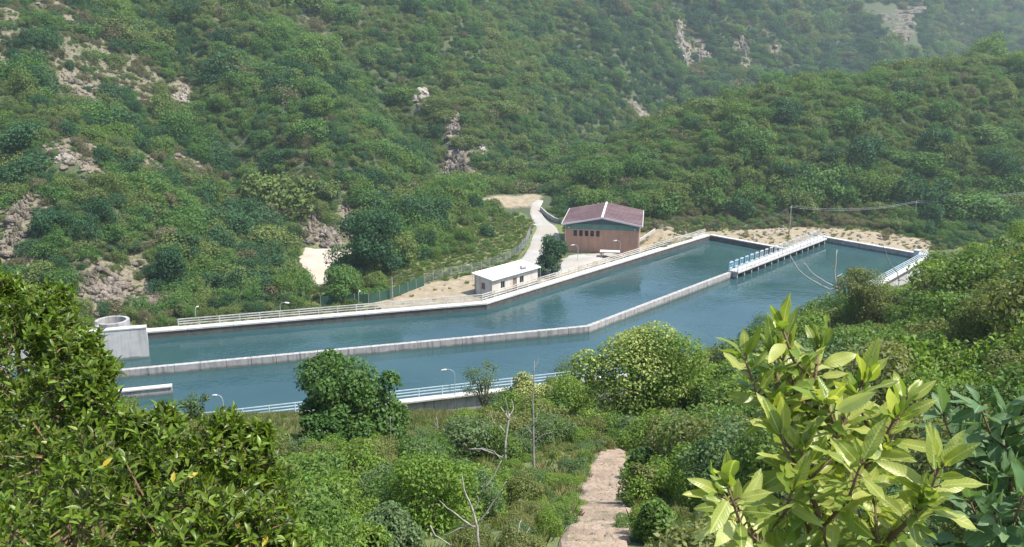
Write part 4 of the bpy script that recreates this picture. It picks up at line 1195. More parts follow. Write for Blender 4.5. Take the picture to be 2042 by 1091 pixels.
# keep the strip just behind the far railing low
sF = line_sd(x, y, [(-400, 98.85 - 320 * 0.29), F0, F1, F2, E1, E2a, E2b, (110, 165), (400, 230)])
lim = np.where(x < -8, 0.35 + 0.16 * sF, 0.25 + 0.10 * sF)
lim = np.where(sF > 16, 9, lim); R = np.minimum(R, np.maximum(.35, lim))
# nothing taller than the deck of the bare bank may stand right behind the end walls or the road verge
rock_c = [hit(q[1], q[2] + q[4] * .4) for q in ROCKS]
for q, spec in zip(rock_c, ROCKS):
    kk = np.linalg.norm(q - [0, 0, CAM_H]) / FPX; w_ = spec[3] * kk * .5
    near_r = (np.abs(x - q[0]) < w_ + R * .3) & (y > q[1] - 2.0 - R * 1.3) & (y < q[1] + spec[4] * kk * .75)
    ok &= ~(near_r & (R > .75)); R = np.where(near_r, np.minimum(R, .75), R); ok &= ~(near_r & (rg.uniform(0, 1, len(x)) < .6))
w_ = 36 * kq
ok &= ~((np.abs(x - qr[0] ) < w_) & (y > qr[1] - 12) & (y < qr[1] + 40))
sel = np.where(ok)[0]
hx, hy, hz, hR, hH, hkn, hd, hhill = x[sel], y[sel], z[sel] - .1 - .28 * R[sel] * (hillness[sel] > .5), R[sel], HS[sel], kn[sel], dist[sel], hillness[sel]
hpick = rg.integers(0, 7, len(sel)); hpick = np.where((rg.uniform(0, 1, len(sel)) < .12), rg.integers(7, 10, len(sel)), hpick)
hrot = rg.uniform(0, 6.28, len(sel))
hsx, hsy = np.exp(rg.normal(0, .2, len(sel))), np.exp(rg.normal(0, .2, len(sel)))

# the slope below the viewpoint; SKY is how high its thicket reaches in the photograph
SKX = [-200, 0, 240, 270, 480, 520, 610, 640, 790, 800, 880, 960, 1000, 1030, 1095, 1112, 1145, 1180, 1250, 1335, 1368, 1400, 1470, 1485, 1530, 1548, 1590, 1640, 1690, 1740, 1775, 1790, 1848, 1870, 1900, 1960, 2042, 2300]
SKY = [640, 640, 760, 840, 850, 872, 868, 850, 850, 862, 846, 812, 800, 775, 745, 712, 745, 812, 825, 800, 712, 695, 690, 660, 640, 650, 615, 595, 560, 545, 560, 590, 585, 525, 492, 475, 450, 435]
x, y = jgrid(-75, 110, 8, 192, 1.35, rg)
z = height(x, y)
k_ = in_view(x, y, z, 220) & (poly_sd(x, y, BASIN) > 2.2)
x, y, z = x[k_], y[k_], z[k_]
k_ = line_sd(x, y, [N0, N1, E2b, (110, 165), (400, 230)]) < -1.6
x, y, z = x[k_], y[k_], z[k_]
R = rg.uniform(.55, 1.5, len(x)) * (0.65 + .85 * fbm(x / 8, y / 8, 55, 2))
uu = project(np.stack([x, y, z], -1))[0]
R = np.where((poly_sd(x, y, BASIN) < 12) & (uu > 1000), rg.uniform(1.0, 2.7, len(x)), R)
R = np.where(x > 24, np.maximum(R, rg.uniform(.8, 2.3, len(x))), R)
R = np.where(y < 24, R * .72, R); R = np.where((uu > 1275) & (y > 18) & (y < 90), R * 1.5, R); R = np.where((uu > 560) & (uu < 1080) & (y > 40) & (y < 75), R * 1.3, R)
pick = np.where(rg.uniform(0, 1, len(x)) < .2, rg.integers(6, 9, len(x)), rg.integers(0, 6, len(x)))
Hn = np.array([m_[2] for m_ in MID])[pick]; HS = rg.uniform(.85, 1.2, len(x))
u, v, dep = project(np.stack([x, y, z], -1))
skl = np.interp(u, SKX, SKY) + 6 * np.sin(u / 17.0)
room = (v - skl) * dep / FPX            # metres of height the outline leaves
maxR = room / (Hn * HS)
R = np.minimum(R, maxR)
pd = poly_sd(x, y, PATHP); R = np.where((pd > 0) & (pd < 3), np.minimum(R, np.maximum(.3, pd * np.where(uu > 1200, 1.9, 1.25))), R)
for (a_, b_3, c_, d_, gx_, gy_) in ((885, 1015, 905, 1085, 950, 1085), (975, 1030, 795, 915, 1010, 925), (1045, 1090, 715, 930, 1065, 950), (620, 800, 700, 862, 705, 892), (1140, 1365, 640, 820, 1250, 875), (1690, 1770, 530, 640, 1728, 700), (1100, 1232, 880, 1091, 1190, 1110)):
    dg = project(hit(gx_, gy_))[2] + .6
    over = (dep < dg) & (u + R * FPX / dep > a_) & (u - R * FPX / dep < b_3) & (v > c_)
    R = np.where(over, np.minimum(R, np.maximum(0, (v - d_) * dep / FPX / (Hn * HS))), R)
ok = (R > .28) & (pd > R * np.where(uu > 1200, .45, .68))
ok &= rg.uniform(0, 1, len(x)) < np.where(fbm(x / 6, y / 6, 91, 3) > .30, .97, .65)
pd = poly_sd(x, y, PATHP)
ok &= (x > 5) | (pd > 1.6) | (R < .75)
sel = np.where(ok)[0]
fx_, fy_, fz_, fR, fH, fp = x[sel], y[sel], z[sel] - .08, R[sel], HS[sel], pick[sel]
fd = dep[sel]; frot = rg.uniform(0, 6.28, len(sel))
gx2, gy2 = jgrid(-40, 45, 9, 70, .7, rg); gz2 = height(gx2, gy2)
k_ = in_view(gx2, gy2, gz2, 40) & (poly_sd(gx2, gy2, PATHP) > -.22 + .5 * rg.uniform(0, 1, len(gx2))) & (rg.uniform(0, 1, len(gx2)) < .75)
gx2, gy2, gz2 = gx2[k_], gy2[k_], gz2[k_]; n2_ = len(gx2)
fx_, fy_, fz_ = np.r_[fx_, gx2], np.r_[fy_, gy2], np.r_[fz_, gz2 - .03]
fR = np.r_[fR, rg.uniform(.16, .42, n2_)]; fH = np.r_[fH, rg.uniform(.5, .8, n2_)]; fp = np.r_[fp, rg.integers(0, 6, n2_)]
fd = np.r_[fd, project(np.stack([gx2, gy2, gz2], -1))[2]]; frot = np.r_[frot, rg.uniform(0, 6.28, n2_)]
ftone = np.clip((fbm(fx_ / 11, fy_ / 11, 41, 3) - .3) / .4 * .6 + rg.uniform(0, 1, len(fx_)) * .5, 0, .999)
FT = ['sh_dark', 'sh_mid', 'sh_bright', 'sh_olive', 'sh_mid', 'sh_grey', 'sh_bright', 'sh_olive']

# ------------------------------------------------------------------ which plants show largest: a coarse depth-ordered tally
BW, BH, SCL = 1021, 546, 2.0
buf = np.full((BH, BW), -1, np.int32)
allx = np.concatenate([hx, fx_]); ally = np.concatenate([hy, fy_]); Rr = np.concatenate([hR, fR])
Hh = np.concatenate([np.array([m_[1] for m_ in FAR])[hpick] * hR * hH, np.array([m_[2] for m_ in MID])[fp] * fR * fH])
allz = np.concatenate([hz, fz_])
u, v, dep = project(np.stack([allx, ally, allz + Hh * .5], -1))
for i in np.argsort(-dep):
    if dep[i] < 2: continue
    ru, rv = Rr[i] * FPX / dep[i] / SCL * .95, Hh[i] * .5 * FPX / dep[i] / SCL
    cx_, cy_ = u[i] / SCL, v[i] / SCL
    for sgn in (-.62, -.2, .2, .62):      # four slabs make a rounded outline
        hw = ru * math.sqrt(1 - sgn * sgn)
        a, b, c, d = int(cx_ - hw), int(cx_ + hw) + 1, int(cy_ + (sgn - .28) * rv), int(cy_ + (sgn + .28) * rv) + 1
        if b > 0 and d > 0 and a < BW and c < BH: buf[max(c, 0):d, max(a, 0):b] = i
vis = np.bincount(buf[buf >= 0].ravel(), minlength=len(allx))
# what the two close plants hide
hide = np.zeros(len(allx), bool)
for px, py, rr in ((40, 690, 150), (130, 760, 130), (60, 950, 260), (330, 990, 190), (500, 1000, 110), (1640, 900, 170), (1600, 1040, 220), (1980, 1000, 100)):
    hide |= np.hypot(u - px, v - py) < rr
vis = np.where(hide & (np.arange(len(allx)) >= len(hx)), 0, vis)
vis = np.where((u < 0) | (u > IW) | (v < 0) | (v > IH), 0, vis)
nh = len(hx)

ORD = ['nearest', 'second', 'third', 'fourth', 'fifth', 'sixth', 'seventh', 'eighth', 'ninth', 'tenth', 'eleventh', 'twelfth', 'thirteenth', 'fourteenth', 'fifteenth',
       'sixteenth', 'seventeenth', 'eighteenth', 'nineteenth', 'twentieth', 'twenty-first', 'twenty-second', 'twenty-third', 'twenty-fourth', 'twenty-fifth']
DIRS = ['right of', 'up-right of', 'above', 'up-left of', 'left of', 'down-left of', 'below', 'down-right of']
HLM = [('the pale outcrop on the back slope', 841, 186), ('the grey rock pillars', 908, 318), ('the sand bed', 655, 530), ('the left roof edge of the warehouse', 1124, 420),
       ('the right roof edge of the warehouse', 1272, 430), ('the round tank', 222, 643), ('the pole on the tan bank', 1573, 430), ('the farther utility pole', 1822, 420),
       ('the white gully streak', 1367, 90), ('the terraced rock face', 1795, 50), ('the road bend', 1072, 412), ('the white seam on the left slope', 360, 185),
       ('the white roof of the cottage', 1005, 540), ('the tan ledge at upper left', 138, 150), ('the pale broken rocks on the left slope', 132, 310), ('the crag behind the sand bed', 688, 430),
       ('the reddish boulder heap', 318, 596), ('the end of the wire fence', 1057, 460), ('the rubble ledge behind the right hill', 1290, 240), ('the far corner of the reservoir', 1416, 465),
       ('the left end of the green netting', 640, 605)]
FLM = [('the big dark tree', 705, 790), ('the yellow-blossomed tree', 1250, 740), ('the lower end of the dirt path', 1185, 1060), ('the top of the dirt path', 1225, 905), ('the thin bare trunk', 1065, 850),
       ('the heap of dead branches', 935, 1000), ('the tip of the lime-leaved sapling', 1640, 640), ('the glossy shrub', 560, 930), ('the white end of the near wall', 1810, 560),
       ('the bleached leafless tree', 1650, 560), ('the visible grey wall face', 850, 825), ('the blue-green plant', 1960, 860), ('the bent bare tree', 1010, 830), ('the olive-brown tree under the blue railing', 1728, 610), ('the yellow-green tree on the right slope', 1950, 670), ('the bright tree by the right edge', 1985, 560), ('the dark pointed tree', 1510, 660)]
def name_by_place(px, lms):
    """labels from the nearest landmark, the direction from it, and the rank by distance in that direction"""
    key = []
    for a, b in px:
        dd_ = [math.hypot(a - l[1], b - l[2]) for l in lms]; j = int(np.argmin(dd_))
        an = math.atan2(lms[j][2] - b, a - lms[j][1]); key.append((j, int(round(an / (math.pi / 4))) % 8, dd_[j]))
    out = [None] * len(key)
    for j, q in set((k[0], k[1]) for k in key):
        m_ = sorted([i for i, k in enumerate(key) if k[:2] == (j, q)], key=lambda i: key[i][2])
        for r_, i in enumerate(m_): out[i] = (ORD[min(r_, len(ORD) - 1)], DIRS[q], lms[j][0])
    return out

# individuals on the far side
order = np.argsort(-vis[:nh])[:285]
order = order[vis[order] > 6]
pos = [(u[i], v[i]) for i in order]
words = name_by_place(pos, HLM)
hm = {'hill_dark': 'dark green', 'hill_mid': 'mid-green', 'hill_olive': 'olive green', 'hill_bright': 'fresh green'}
for i, w_ in zip(order, words):
    t_ = rg.uniform(); mt = 'hill_dark' if t_ < .34 else 'hill_mid' if t_ < .72 else 'hill_olive' if t_ < .86 else 'hill_bright'
    form = 'tall tree' if hpick[i] >= 7 else 'rounded tree'
    o = bpy.data.objects.new('scrub_tree', far_mesh(int(hpick[i]), mt)); COL.objects.link(o)
    o.location = (hx[i], hy[i], hz[i]); o.rotation_euler = (0, 0, hrot[i]); o.scale = (hR[i] * hsx[i], hR[i] * hsy[i], hR[i] * hH[i])
    tag(o, '%s %s, %s %s %s' % (hm[mt], form, w_[0], w_[1], w_[2]), 'tree', 'trees and bushes on the far slopes')
rest = np.setdiff1d(np.arange(nh), order)
tone = rg.uniform(0, 1, nh); scr_h = cover(hx, hy)[1]; dn = fbm(hx / 16, hy / 16, 61, 3)
HK = ['hill_leaf', 'hill_dark', 'hill_mid', 'hill_olive', 'hill_dry', 'hill_bright']
hk = np.where(tone < .50, 0, np.where(tone < .66, 1, np.where(tone < .84, 2, np.where(tone < .93, 3, np.where(tone < .975, 5, 4)))))
hk = np.where((dn > .56) & (tone > .4) & (tone < .75), 1, hk)
hk = np.where((dn < .40) & (tone > .3) & (tone < .75), 3, hk)
onr = (hy > np.interp(hx, RX, R_FOOT)) & (hy < np.interp(hx, RX, R_CREST) + 6) & (hx > 14)
hk = np.where(onr & (tone > .22) & (tone < .84), np.where(tone < .45, 2, np.where(tone < .72, 3, 5)), hk)  # right hill: its sunlit look is put into yellower, lighter plants
hk = np.where((hy > np.interp(hx, RX, R_CREST) + 14) & (hx > 20) & (tone < .4), 1, hk)  # slopes behind the crest: their darkness is put into darker plants
hk = np.where(((scr_h > .15) | ((hx > 24) & (hx < 80) & (hhill < .5))) & (rg.uniform(0, 1, nh) < .5), 4, hk)
hk = np.where((hhill < .5) & (hx > -24) & (hx < 8) & (tone > .15), np.where(tone > .5, 5, np.where(tone > .3, 2, 3)), hk)
scatter('hillside_scrub', np.stack([hx, hy, hz], -1)[rest], np.stack([hR * hsx, hR * hsy, hR * hH], -1)[rest], hrot[rest], (hk * 10 + hpick)[rest], [far_mesh(i, mt) for mt in HK for i in range(10)],
        'dense green scrub and low trees covering the hills behind the reservoir', 'scrub')

# individuals on the near slope
vf = vis[nh:]
order = np.argsort(-vf)[:290]
order = order[vf[order] > 10]
words = name_by_place([(u[nh + i], v[nh + i]) for i in order], FLM)
sm = {'sh_dark': 'dark green', 'sh_mid': 'mid-green', 'sh_olive': 'olive', 'sh_bright': 'bright green', 'sh_grey': 'grey-green'}
def put_shrub(i, w_):
    mt = FT[int(ftone[i] * len(FT))]
    r_ = thing('shrub', '%s %s, %s %s %s' % (sm[mt], 'upright shrub' if fp[i] >= 6 else 'bushy shrub', w_[0], w_[1], w_[2]), 'shrub', (fx_[i], fy_[i], fz_[i]), 'shrubs on the slope below the viewpoint')
    r_.rotation_euler = (0, 0, frot[i]); r_.scale = (fR[i], fR[i], fR[i] * fH[i])
    a = bpy.data.objects.new('foliage', mid_mesh(int(fp[i]), mt)); COL.objects.link(a); a.parent = r_
    b = bpy.data.objects.new('stems', MID[int(fp[i])][1]); COL.objects.link(b); b.parent = r_
for i, w_ in zip(order, words): put_shrub(int(i), w_)
rest = np.setdiff1d(np.arange(len(fx_)), order)
kinds = [(i, mt) for mt in ('sh_dark', 'sh_mid', 'sh_olive', 'sh_bright', 'sh_grey') for i in range(9)]
kidx = {k: n for n, k in enumerate(kinds)}
scatter('undergrowth', np.stack([fx_, fy_, fz_], -1)[rest], np.stack([fR, fR, fR * fH], -1)[rest], frot[rest], np.array([kidx[int(fp[i]), FT[int(ftone[i] * len(FT))]] for i in rest]),
        [mid_mesh(*k) for k in kinds], 'low green undergrowth filling the slope below the viewpoint', 'undergrowth')

# loose stones
ST = []
for i in range(5):
    q = np.array([[-1, -1, -.3], [1, -1, -.3], [1, 1, -.3], [-1, 1, -.3], [-.7, -.7, .7], [.7, -.7, .7], [.7, .7, .7], [-.7, .7, .7]]) * rgp.uniform(.7, 1.1, (8, 1)) + rgp.normal(0, .16, (8, 3))
    me = fast_mesh('stone', q, np.array([(3, 2, 1, 0), (4, 5, 6, 7), (0, 1, 5, 4), (1, 2, 6, 5), (2, 3, 7, 6), (3, 0, 4, 7)])); me.materials.append(M['scree' if i % 2 else 'rock']); ST.append(me)
sx_, sy_ = [], []
for cx_, cy_, a, b in SCREE:
    n = int(min(420, a * b * 5)); sx_.append(cx_ + rg.normal(0, .6, n) * a); sy_.append(cy_ + rg.normal(0, .6, n) * b)
for k in range(14):
    q = at(rg.uniform(1330, 1840), rg.uniform(452, 486), 0); sx_.append(q[0] + rg.normal(0, 3, 10)); sy_.append(q[1] + rg.normal(0, 1.5, 10))
sx_, sy_ = np.concatenate(sx_), np.concatenate(sy_)
k_ = (poly_sd(sx_, sy_, SAND) > .6) & (poly_sd(sx_, sy_, BASIN) > 2.5)
for pl in (ROADP, BLD, COT): k_ &= poly_sd(sx_, sy_, pl) > .4
sx_, sy_ = sx_[k_], sy_[k_]
g0_ = np.stack([sx_, sy_, height(sx_, sy_)], -1); sc_ = np.exp(rg.normal(-1.35, .6, len(sx_)))
pth = []
for k in range(110):
    q = hit(rg.uniform(1095, 1270), rg.uniform(900, 1091))
    if -1.0 < poly_sd(q[0], q[1], PATHP) < .5: pth.append(q + [0, 0, .06])
g0_ = np.concatenate([g0_, np.array(pth)]); sc_ = np.concatenate([sc_, np.exp(rg.normal(-3.5, .55, len(pth)))])
scatter('rubble', g0_, np.stack([sc_, sc_ * .8, sc_ * .8], -1), rg.uniform(0, 6.28, len(g0_)), rg.integers(0, 5, len(g0_)), ST, 'loose stones and rubble on the bare scars, the tan bank and the dirt path', 'rubble')

# grass and weeds
GR = []
for mt in ('grass', 'grass', 'grass', 'dry_grass'):
    n = 60; a = rgp.uniform(0, 6.28, n); q = rgp.uniform(0, .32, n); hgt = rgp.uniform(.15, .42, n); an = rgp.uniform(0, 6.28, n)
    c = np.stack([q * np.cos(a), q * np.sin(a), 0 * a], -1); sd = np.stack([np.cos(an), np.sin(an), 0 * an], -1) * .018
    tip = c + np.stack([np.cos(a) * hgt * .5, np.sin(a) * hgt * .5, hgt], -1); md_ = (c + tip) / 2 + [0, 0, .06]
    V = np.stack([c - sd, c + sd, md_ + sd * .8, tip], 1).reshape(-1, 3)
    GR.append(with_mat(fast_mesh('grass_tuft', V, np.arange(n * 4).reshape(-1, 4)), mt))
x, y = jgrid(-70, 85, 10, 140, .48, rg); z = height(x, y)
k_ = in_view(x, y, z, 60) & (poly_sd(x, y, BASIN) > 1.2) & (line_sd(x, y, [N0, N1, E2b, (110, 165), (400, 230)]) < -1.0) & (poly_sd(x, y, PATHP) > -.05 + .3 * rg.uniform(0, 1, len(x))) & (rg.uniform(0, 1, len(x)) < .8)
g1 = np.stack([x, y, z], -1)[k_]
x, y = jgrid(-62, 95, 106, 186, .8, rg); z = height(x, y)
bare, scr, _g = cover(x, y)
sF = line_sd(x, y, [(-400, 98.85 - 320 * 0.29), F0, F1, F2, E1, E2a, E2b, (110, 165), (400, 230)])
k_ = in_view(x, y, z, 30) & (sF > 1.6) & (line_sd(x, y, FOOT) < 4) & (rg.uniform(0, 1, len(x)) < np.clip(.85 - bare * .82, .02, 1)) & (poly_sd(x, y, SAND) > .5)
for pl in (ROADP, BLD, COT): k_ &= poly_sd(x, y, pl) > .1
g2 = np.stack([x, y, z], -1)[k_]
gp_ = np.concatenate([g1, g2]); gs = rg.uniform(.5, 1.25, len(gp_)) * np.where(gp_[:, 1] < 45, .6, 1.0)
pk = rg.integers(0, 4, len(gp_))
scatter('grass', gp_, np.stack([gs, gs, gs], -1), rg.uniform(0, 6.28, len(gp_)), pk, GR, 'green and straw-coloured grass and weeds on the banks', 'grass')

# ------------------------------------------------------------------ trees with a place of their own
def tree(name, label, base, top_z, R, mt, nleaf, leaf, nl=12, trunk_r=.12, crown0=.3, aspect=.55, shell=(.5, 1.2), flat=1.0, blossom=None, seed=1, limbs=6, cat='tree'):
    rg_ = np.random.default_rng(seed); H = top_z - base[2]
    t = thing(name, label, cat, base)
    b = np.array(base, float)
    L = [(b + [0, 0, H * (crown0 + (1 - crown0) * .48)], (R * .62, R * .62, H * (1 - crown0) * .42))]
    for i in range(nl):
        a, q = rg_.uniform(0, 6.28), rg_.uniform(.3, .82) * R
        r_ = R * rg_.uniform(.2, .42); zt = H * rg_.uniform(crown0 + .08, .93) - q * .25
        L.append((b + [q * math.cos(a), q * math.sin(a), max(zt, r_ * .6)], (r_, r_, r_ * .85 * flat)))
    V, F = foliage(rg_, L, nleaf, leaf, aspect, .75, .35, shell, b[2] + .05)
    link('crown', fast_mesh('crown', V, F), M[mt], t)
    MB().tube([b - [0, 0, .4], b + [R * .05, 0, H * .3], b + [0, R * .04, H * .7]], [trunk_r, trunk_r * .8, trunk_r * .35], 8).build('trunk', M['bark'], t, True)
    mb = MB()
    for l in L[1:1 + limbs]: mb.tube([b + [0, 0, H * crown0 * .8], (b + [0, 0, H * .5]) * .5 + np.array(l[0]) * .5, l[0]], [trunk_r * .55, trunk_r * .4, trunk_r * .15], 5, False)
    mb.build('limbs', M['bark'], t)
    if blossom:
        sub = [l for l in L if l[0][2] > b[2] + H * .42 and l[0][0] < b[0] + R * .75]
        sub = [(np.array(l[0]) + [0, 0, 0.12], tuple(np.array(l[1]) * 1.03)) for l in sub]
        V, F = foliage(rg_, sub, blossom, leaf * .85, .7, .8, .8, (.94, 1.12), b[2] + H * .4)
        k = V.reshape(-1, 4, 3)[:, 0]
        keep = (fbm(k[:, 0] * .9, k[:, 2] * .9 + k[:, 1] * .3, 3, 2) + (k[:, 2] - b[2]) / H * .6 - (k[:, 0] - b[0]) / R * .12) > .80
        V = V.reshape(-1, 4, 3)[keep].reshape(-1, 3)
        o = link('blossom', fast_mesh('blossom', V, np.arange(len(V)).reshape(-1, 4)), M['blossom'], t); o['kind'] = 'stuff'
    return t

def px_tree(name, label, px, base_py, top_py, wpx, mt, nleaf, leaf, **kw):
    nleaf, leaf = int(nleaf * 1.9), leaf * .66
    b = hit(px, base_py); dep = project(b)[2]
    top = CAM_H + (ray(px, top_py) * dep / 1.0)[2]
    return tree(name, label, b, top, wpx * dep / FPX / 2, mt, nleaf, leaf, **kw)

px_tree('broadleaf_tree', 'big dark green tree standing in front of the blue railing on the near bank', 705, 892, 690, 196, 'sh_dark', 9000, .24, nl=22, seed=5, trunk_r=.22, crown0=.12)
px_tree('round_shrub', 'dark rounded shrub tucked against the left foot of the big dark tree', 645, 905, 818, 96, 'sh_dark', 3500, .19, crown0=.02, seed=4, cat='shrub')
px_tree('blossoming_tree', 'broad dark tree topped with pale yellow blossom, left of the lime sapling', 1250, 875, 640, 236, 'sh_bright', 11000, .26, nl=13, seed=28, trunk_r=.25, crown0=.08, blossom=5600)
px_tree('blossoming_tree', 'small tree with a pale yellow crown beside the thin bare trunk', 1050, 865, 748, 92, 'sh_olive', 3800, .2, nl=9, seed=9, crown0=.25, blossom=2200)
px_tree('feathery_tree', 'sparse grey-green feathery tree in front of the water, right of the lamp', 967, 850, 706, 92, 'sh_grey', 1500, .17, nl=9, seed=10, crown0=.3, shell=(.2, 1.1))
px_tree('slender_tree', 'small pointed grey-green tree against the water at the left', 393, 880, 766, 60, 'sh_grey', 1300, .17, nl=7, seed=12, crown0=.25, shell=(.2, 1.1))
px_tree('round_shrub', 'pale green shrub against the water left of the yellow-blossomed tree', 1128, 800, 694, 74, 'sh_grey', 2200, .2, nl=8, seed=13, crown0=.2, cat='shrub')
px_tree('pointed_tree', 'dark pointed tree against the water left of the lime sapling tip', 1510, 720, 606, 74, 'sh_dark', 3200, .22, nl=9, seed=14, crown0=.1)
px_tree('broadleaf_tree', 'olive-brown leafy tree below the end of the blue railing', 1728, 700, 520, 122, 'sh_olive', 6000, .22, nl=12, seed=15, crown0=.15)
px_tree('broadleaf_tree', 'yellow-green tree on the right slope above the blue-green plant', 1950, 780, 560, 190, 'sh_olive', 9000, .17, nl=14, seed=16, crown0=.12)
px_tree('broadleaf_tree', 'bright green tree at the top of the right slope by the right edge', 1985, 640, 478, 150, 'sh_bright', 8000, .20, nl=14, seed=17, crown0=.12)
px_tree('round_shrub', 'wide blue-green shrub at the bottom edge left of the dead branches', 780, 1120, 985, 140, 'sh_grey', 7000, .085, nl=14, seed=18, crown0=.0, cat='shrub')
px_tree('round_shrub', 'bright green leafy shrub at the foot of the yellow-blossomed tree', 1195, 890, 812, 108, 'sh_bright', 3600, .2, nl=10, seed=19, crown0=.0, cat='shrub')
for (px, by, ty, w_, mt_, lb) in ((1388, 790, 694, 110, 'sh_mid', 'mid-green tree hiding the railing just right of the yellow-blossomed tree'), (1448, 765, 684, 100, 'sh_olive', 'olive tree left of the dark pointed tree by the near bank'), (1632, 700, 590, 84, 'sh_olive', 'olive tree left of the bleached leafless tree'), (1560, 735, 652, 110, 'sh_mid', 'mid-green bushy tree just right of the dark pointed tree'), (1602, 720, 618, 96, 'sh_olive', 'olive bushy tree behind the left shoot of the lime sapling'),
        (1655, 705, 572, 110, 'sh_dark', 'dark tree at the foot of the bleached leafless tree'), (1790, 700, 600, 96, 'sh_mid', 'mid-green tree under the sunlit pale end of the near wall'),
        (1885, 640, 498, 110, 'sh_mid', 'mid-green tree right of the sunlit pale wall end'), (1935, 600, 470, 110, 'sh_bright', 'bright leafy tree rising beside the tan bank at the right'),
        (2030, 600, 440, 120, 'sh_bright', 'tallest bright green tree cut by the right edge'), (1850, 800, 640, 150, 'sh_mid', 'mid-green tree behind the right shoot of the lime sapling'), (2020, 800, 640, 150, 'sh_olive', 'olive tree at the right edge above the blue-green plant')):
    px_tree('broadleaf_tree', lb, px, by, ty, w_, mt_, 5200, .2, nl=13, seed=px, crown0=.06)
for (px, by, ty, w_, mt_, lb) in ((1305, 1085, 985, 95, 'sh_mid', 'mid-green shrub leaning over the right edge of the dirt path at the bottom'), (1288, 1010, 920, 78, 'sh_olive', 'olive shrub shading the right edge of the dirt path halfway up'),
        (1275, 955, 884, 60, 'sh_dark', 'dark shrub shading the top right edge of the dirt path')):
    px_tree('round_shrub', lb, px, by, ty, w_, mt_, 3600, .14, nl=10, seed=px, crown0=.02, cat='shrub')
bt = at(1100, 546, 0); kb = np.linalg.norm(bt - [0, 0, CAM_H]) / FPX
tree('round_tree', 'round dark olive tree between the cottage and the warehouse', bt, bt[2] + 80 * kb, 37 * kb, 'hill_dark', 6000, .34, nl=13, trunk_r=.16, crown0=.14, seed=21)
tree('ravine_tree', 'large dark tree right of the sand bed, deep shadow beneath it', hit(748, 552), hit(748, 552)[2] + 11.5, 5.0, 'hill_dark', 6500, .46, nl=14, trunk_r=.25, crown0=.15, seed=22)
tree('ravine_tree', 'broad dark tree on the knoll above the shadowed hollow', hit(850, 470), hit(850, 470)[2] + 8.5, 5.5, 'hill_dark', 6500, .46, nl=14, trunk_r=.25, crown0=.2, seed=23)
tree('ravine_tree', 'leafy mid-green tree in front of the sand bed, behind the green netting', hit(690, 600), hit(690, 600)[2] + 5.6, 3.4, 'hill_mid', 5000, .34, nl=12, trunk_r=.18, crown0=.1, seed=24)
tree('ravine_tree', 'dark blue-green tree above the boulder heap on the left foot slope', hit(338, 568), hit(338, 568)[2] + 6.2, 2.8, 'hill_dark', 4500, .34, nl=11, trunk_r=.18, crown0=.05, seed=25)

# bare and dead wood
def bare(name, label, base, dep_m, strokes, material, cat, r0=None):
    """strokes: polylines in photograph pixels at the plant's own distance; each branch wanders in depth too"""
    t = thing(name, label, cat, base)
    rg_ = np.random.default_rng(abs(hash(label)) % 1000 if False else len(label))
    for i, (pl, r_a, r_b) in enumerate(strokes):
        pts = []; dz = rg_.uniform(-.06, .06) * dep_m * .3 if i else 0
        for j, (a, b) in enumerate(pl):
            s = dep_m + dz * j / max(1, len(pl) - 1)
            pts.append(np.array([0, 0, CAM_H]) + ray(a, b) * s)
        fine = []
        for p, q in zip(pts[:-1], pts[1:]):
            for k in range(3): fine.append(p + (q - p) * k / 3 + (rg_.normal(0, .012, 3) * np.linalg.norm(q - p) if k else 0))
        fine.append(pts[-1]); kk = dep_m / FPX
        MB().tube(fine, list(np.linspace(r_a * kk * .62, r_b * kk * .62, len(fine))), 6).build('trunk' if i == 0 else 'branch', material, t, True)
    return t
b = hit(1065, 950); bare('bare_tree', 'thin dark bare trunk rising in front of the water, forked at its tip', b, project(b)[2],
    [([(1063, 952), (1064, 880), (1062, 800), (1066, 720)], 4.5, 1.2), ([(1066, 735), (1071, 724), (1074, 714)], 1.6, .8), ([(1063, 850), (1072, 826), (1082, 808)], 2, .8), ([(1063, 885), (1080, 868), (1100, 862)], 2, .6), ([(1063, 870), (1052, 850), (1040, 846)], 1.6, .6)], M['grey_wood'], 'bare tree')
b = hit(1010, 925); bare('bare_tree', 'pale bent bare tree with broken limbs left of the thin bare trunk', b, project(b)[2],
    [([(1009, 930), (1008, 880), (1013, 845), (1016, 825)], 4.5, 2.6), ([(1014, 836), (1012, 815), (1008, 795)], 3, 1), ([(1014, 832), (1024, 816), (1022, 800)], 2.4, .8), ([(1010, 865), (998, 850), (984, 842), (978, 820)], 2, .7), ([(1014, 845), (1020, 835), (1028, 832)], 1.6, .6), ([(998, 812), (1006, 822), (1014, 835)], 1.4, 2)], M['dead_wood'], 'bare tree')
b = hit(872, 870); bare('bare_tree', 'small pale dead stem below the visible wall face', b, project(b)[2],
    [([(872, 872), (873, 850), (870, 832)], 2, 1), ([(872, 858), (880, 848), (885, 846)], 1.4, .6), ([(872, 852), (866, 842)], 1.2, .5)], M['dead_wood'], 'dead plant')
b = hit(778, 905); bare('bare_tree', 'thin grey sapling stem right below the big dark tree', b, project(b)[2],
    [([(779, 912), (779, 870), (778, 830)], 2, 1), ([(779, 860), (786, 846)], 1, .4)], M['grey_wood'], 'bare tree')
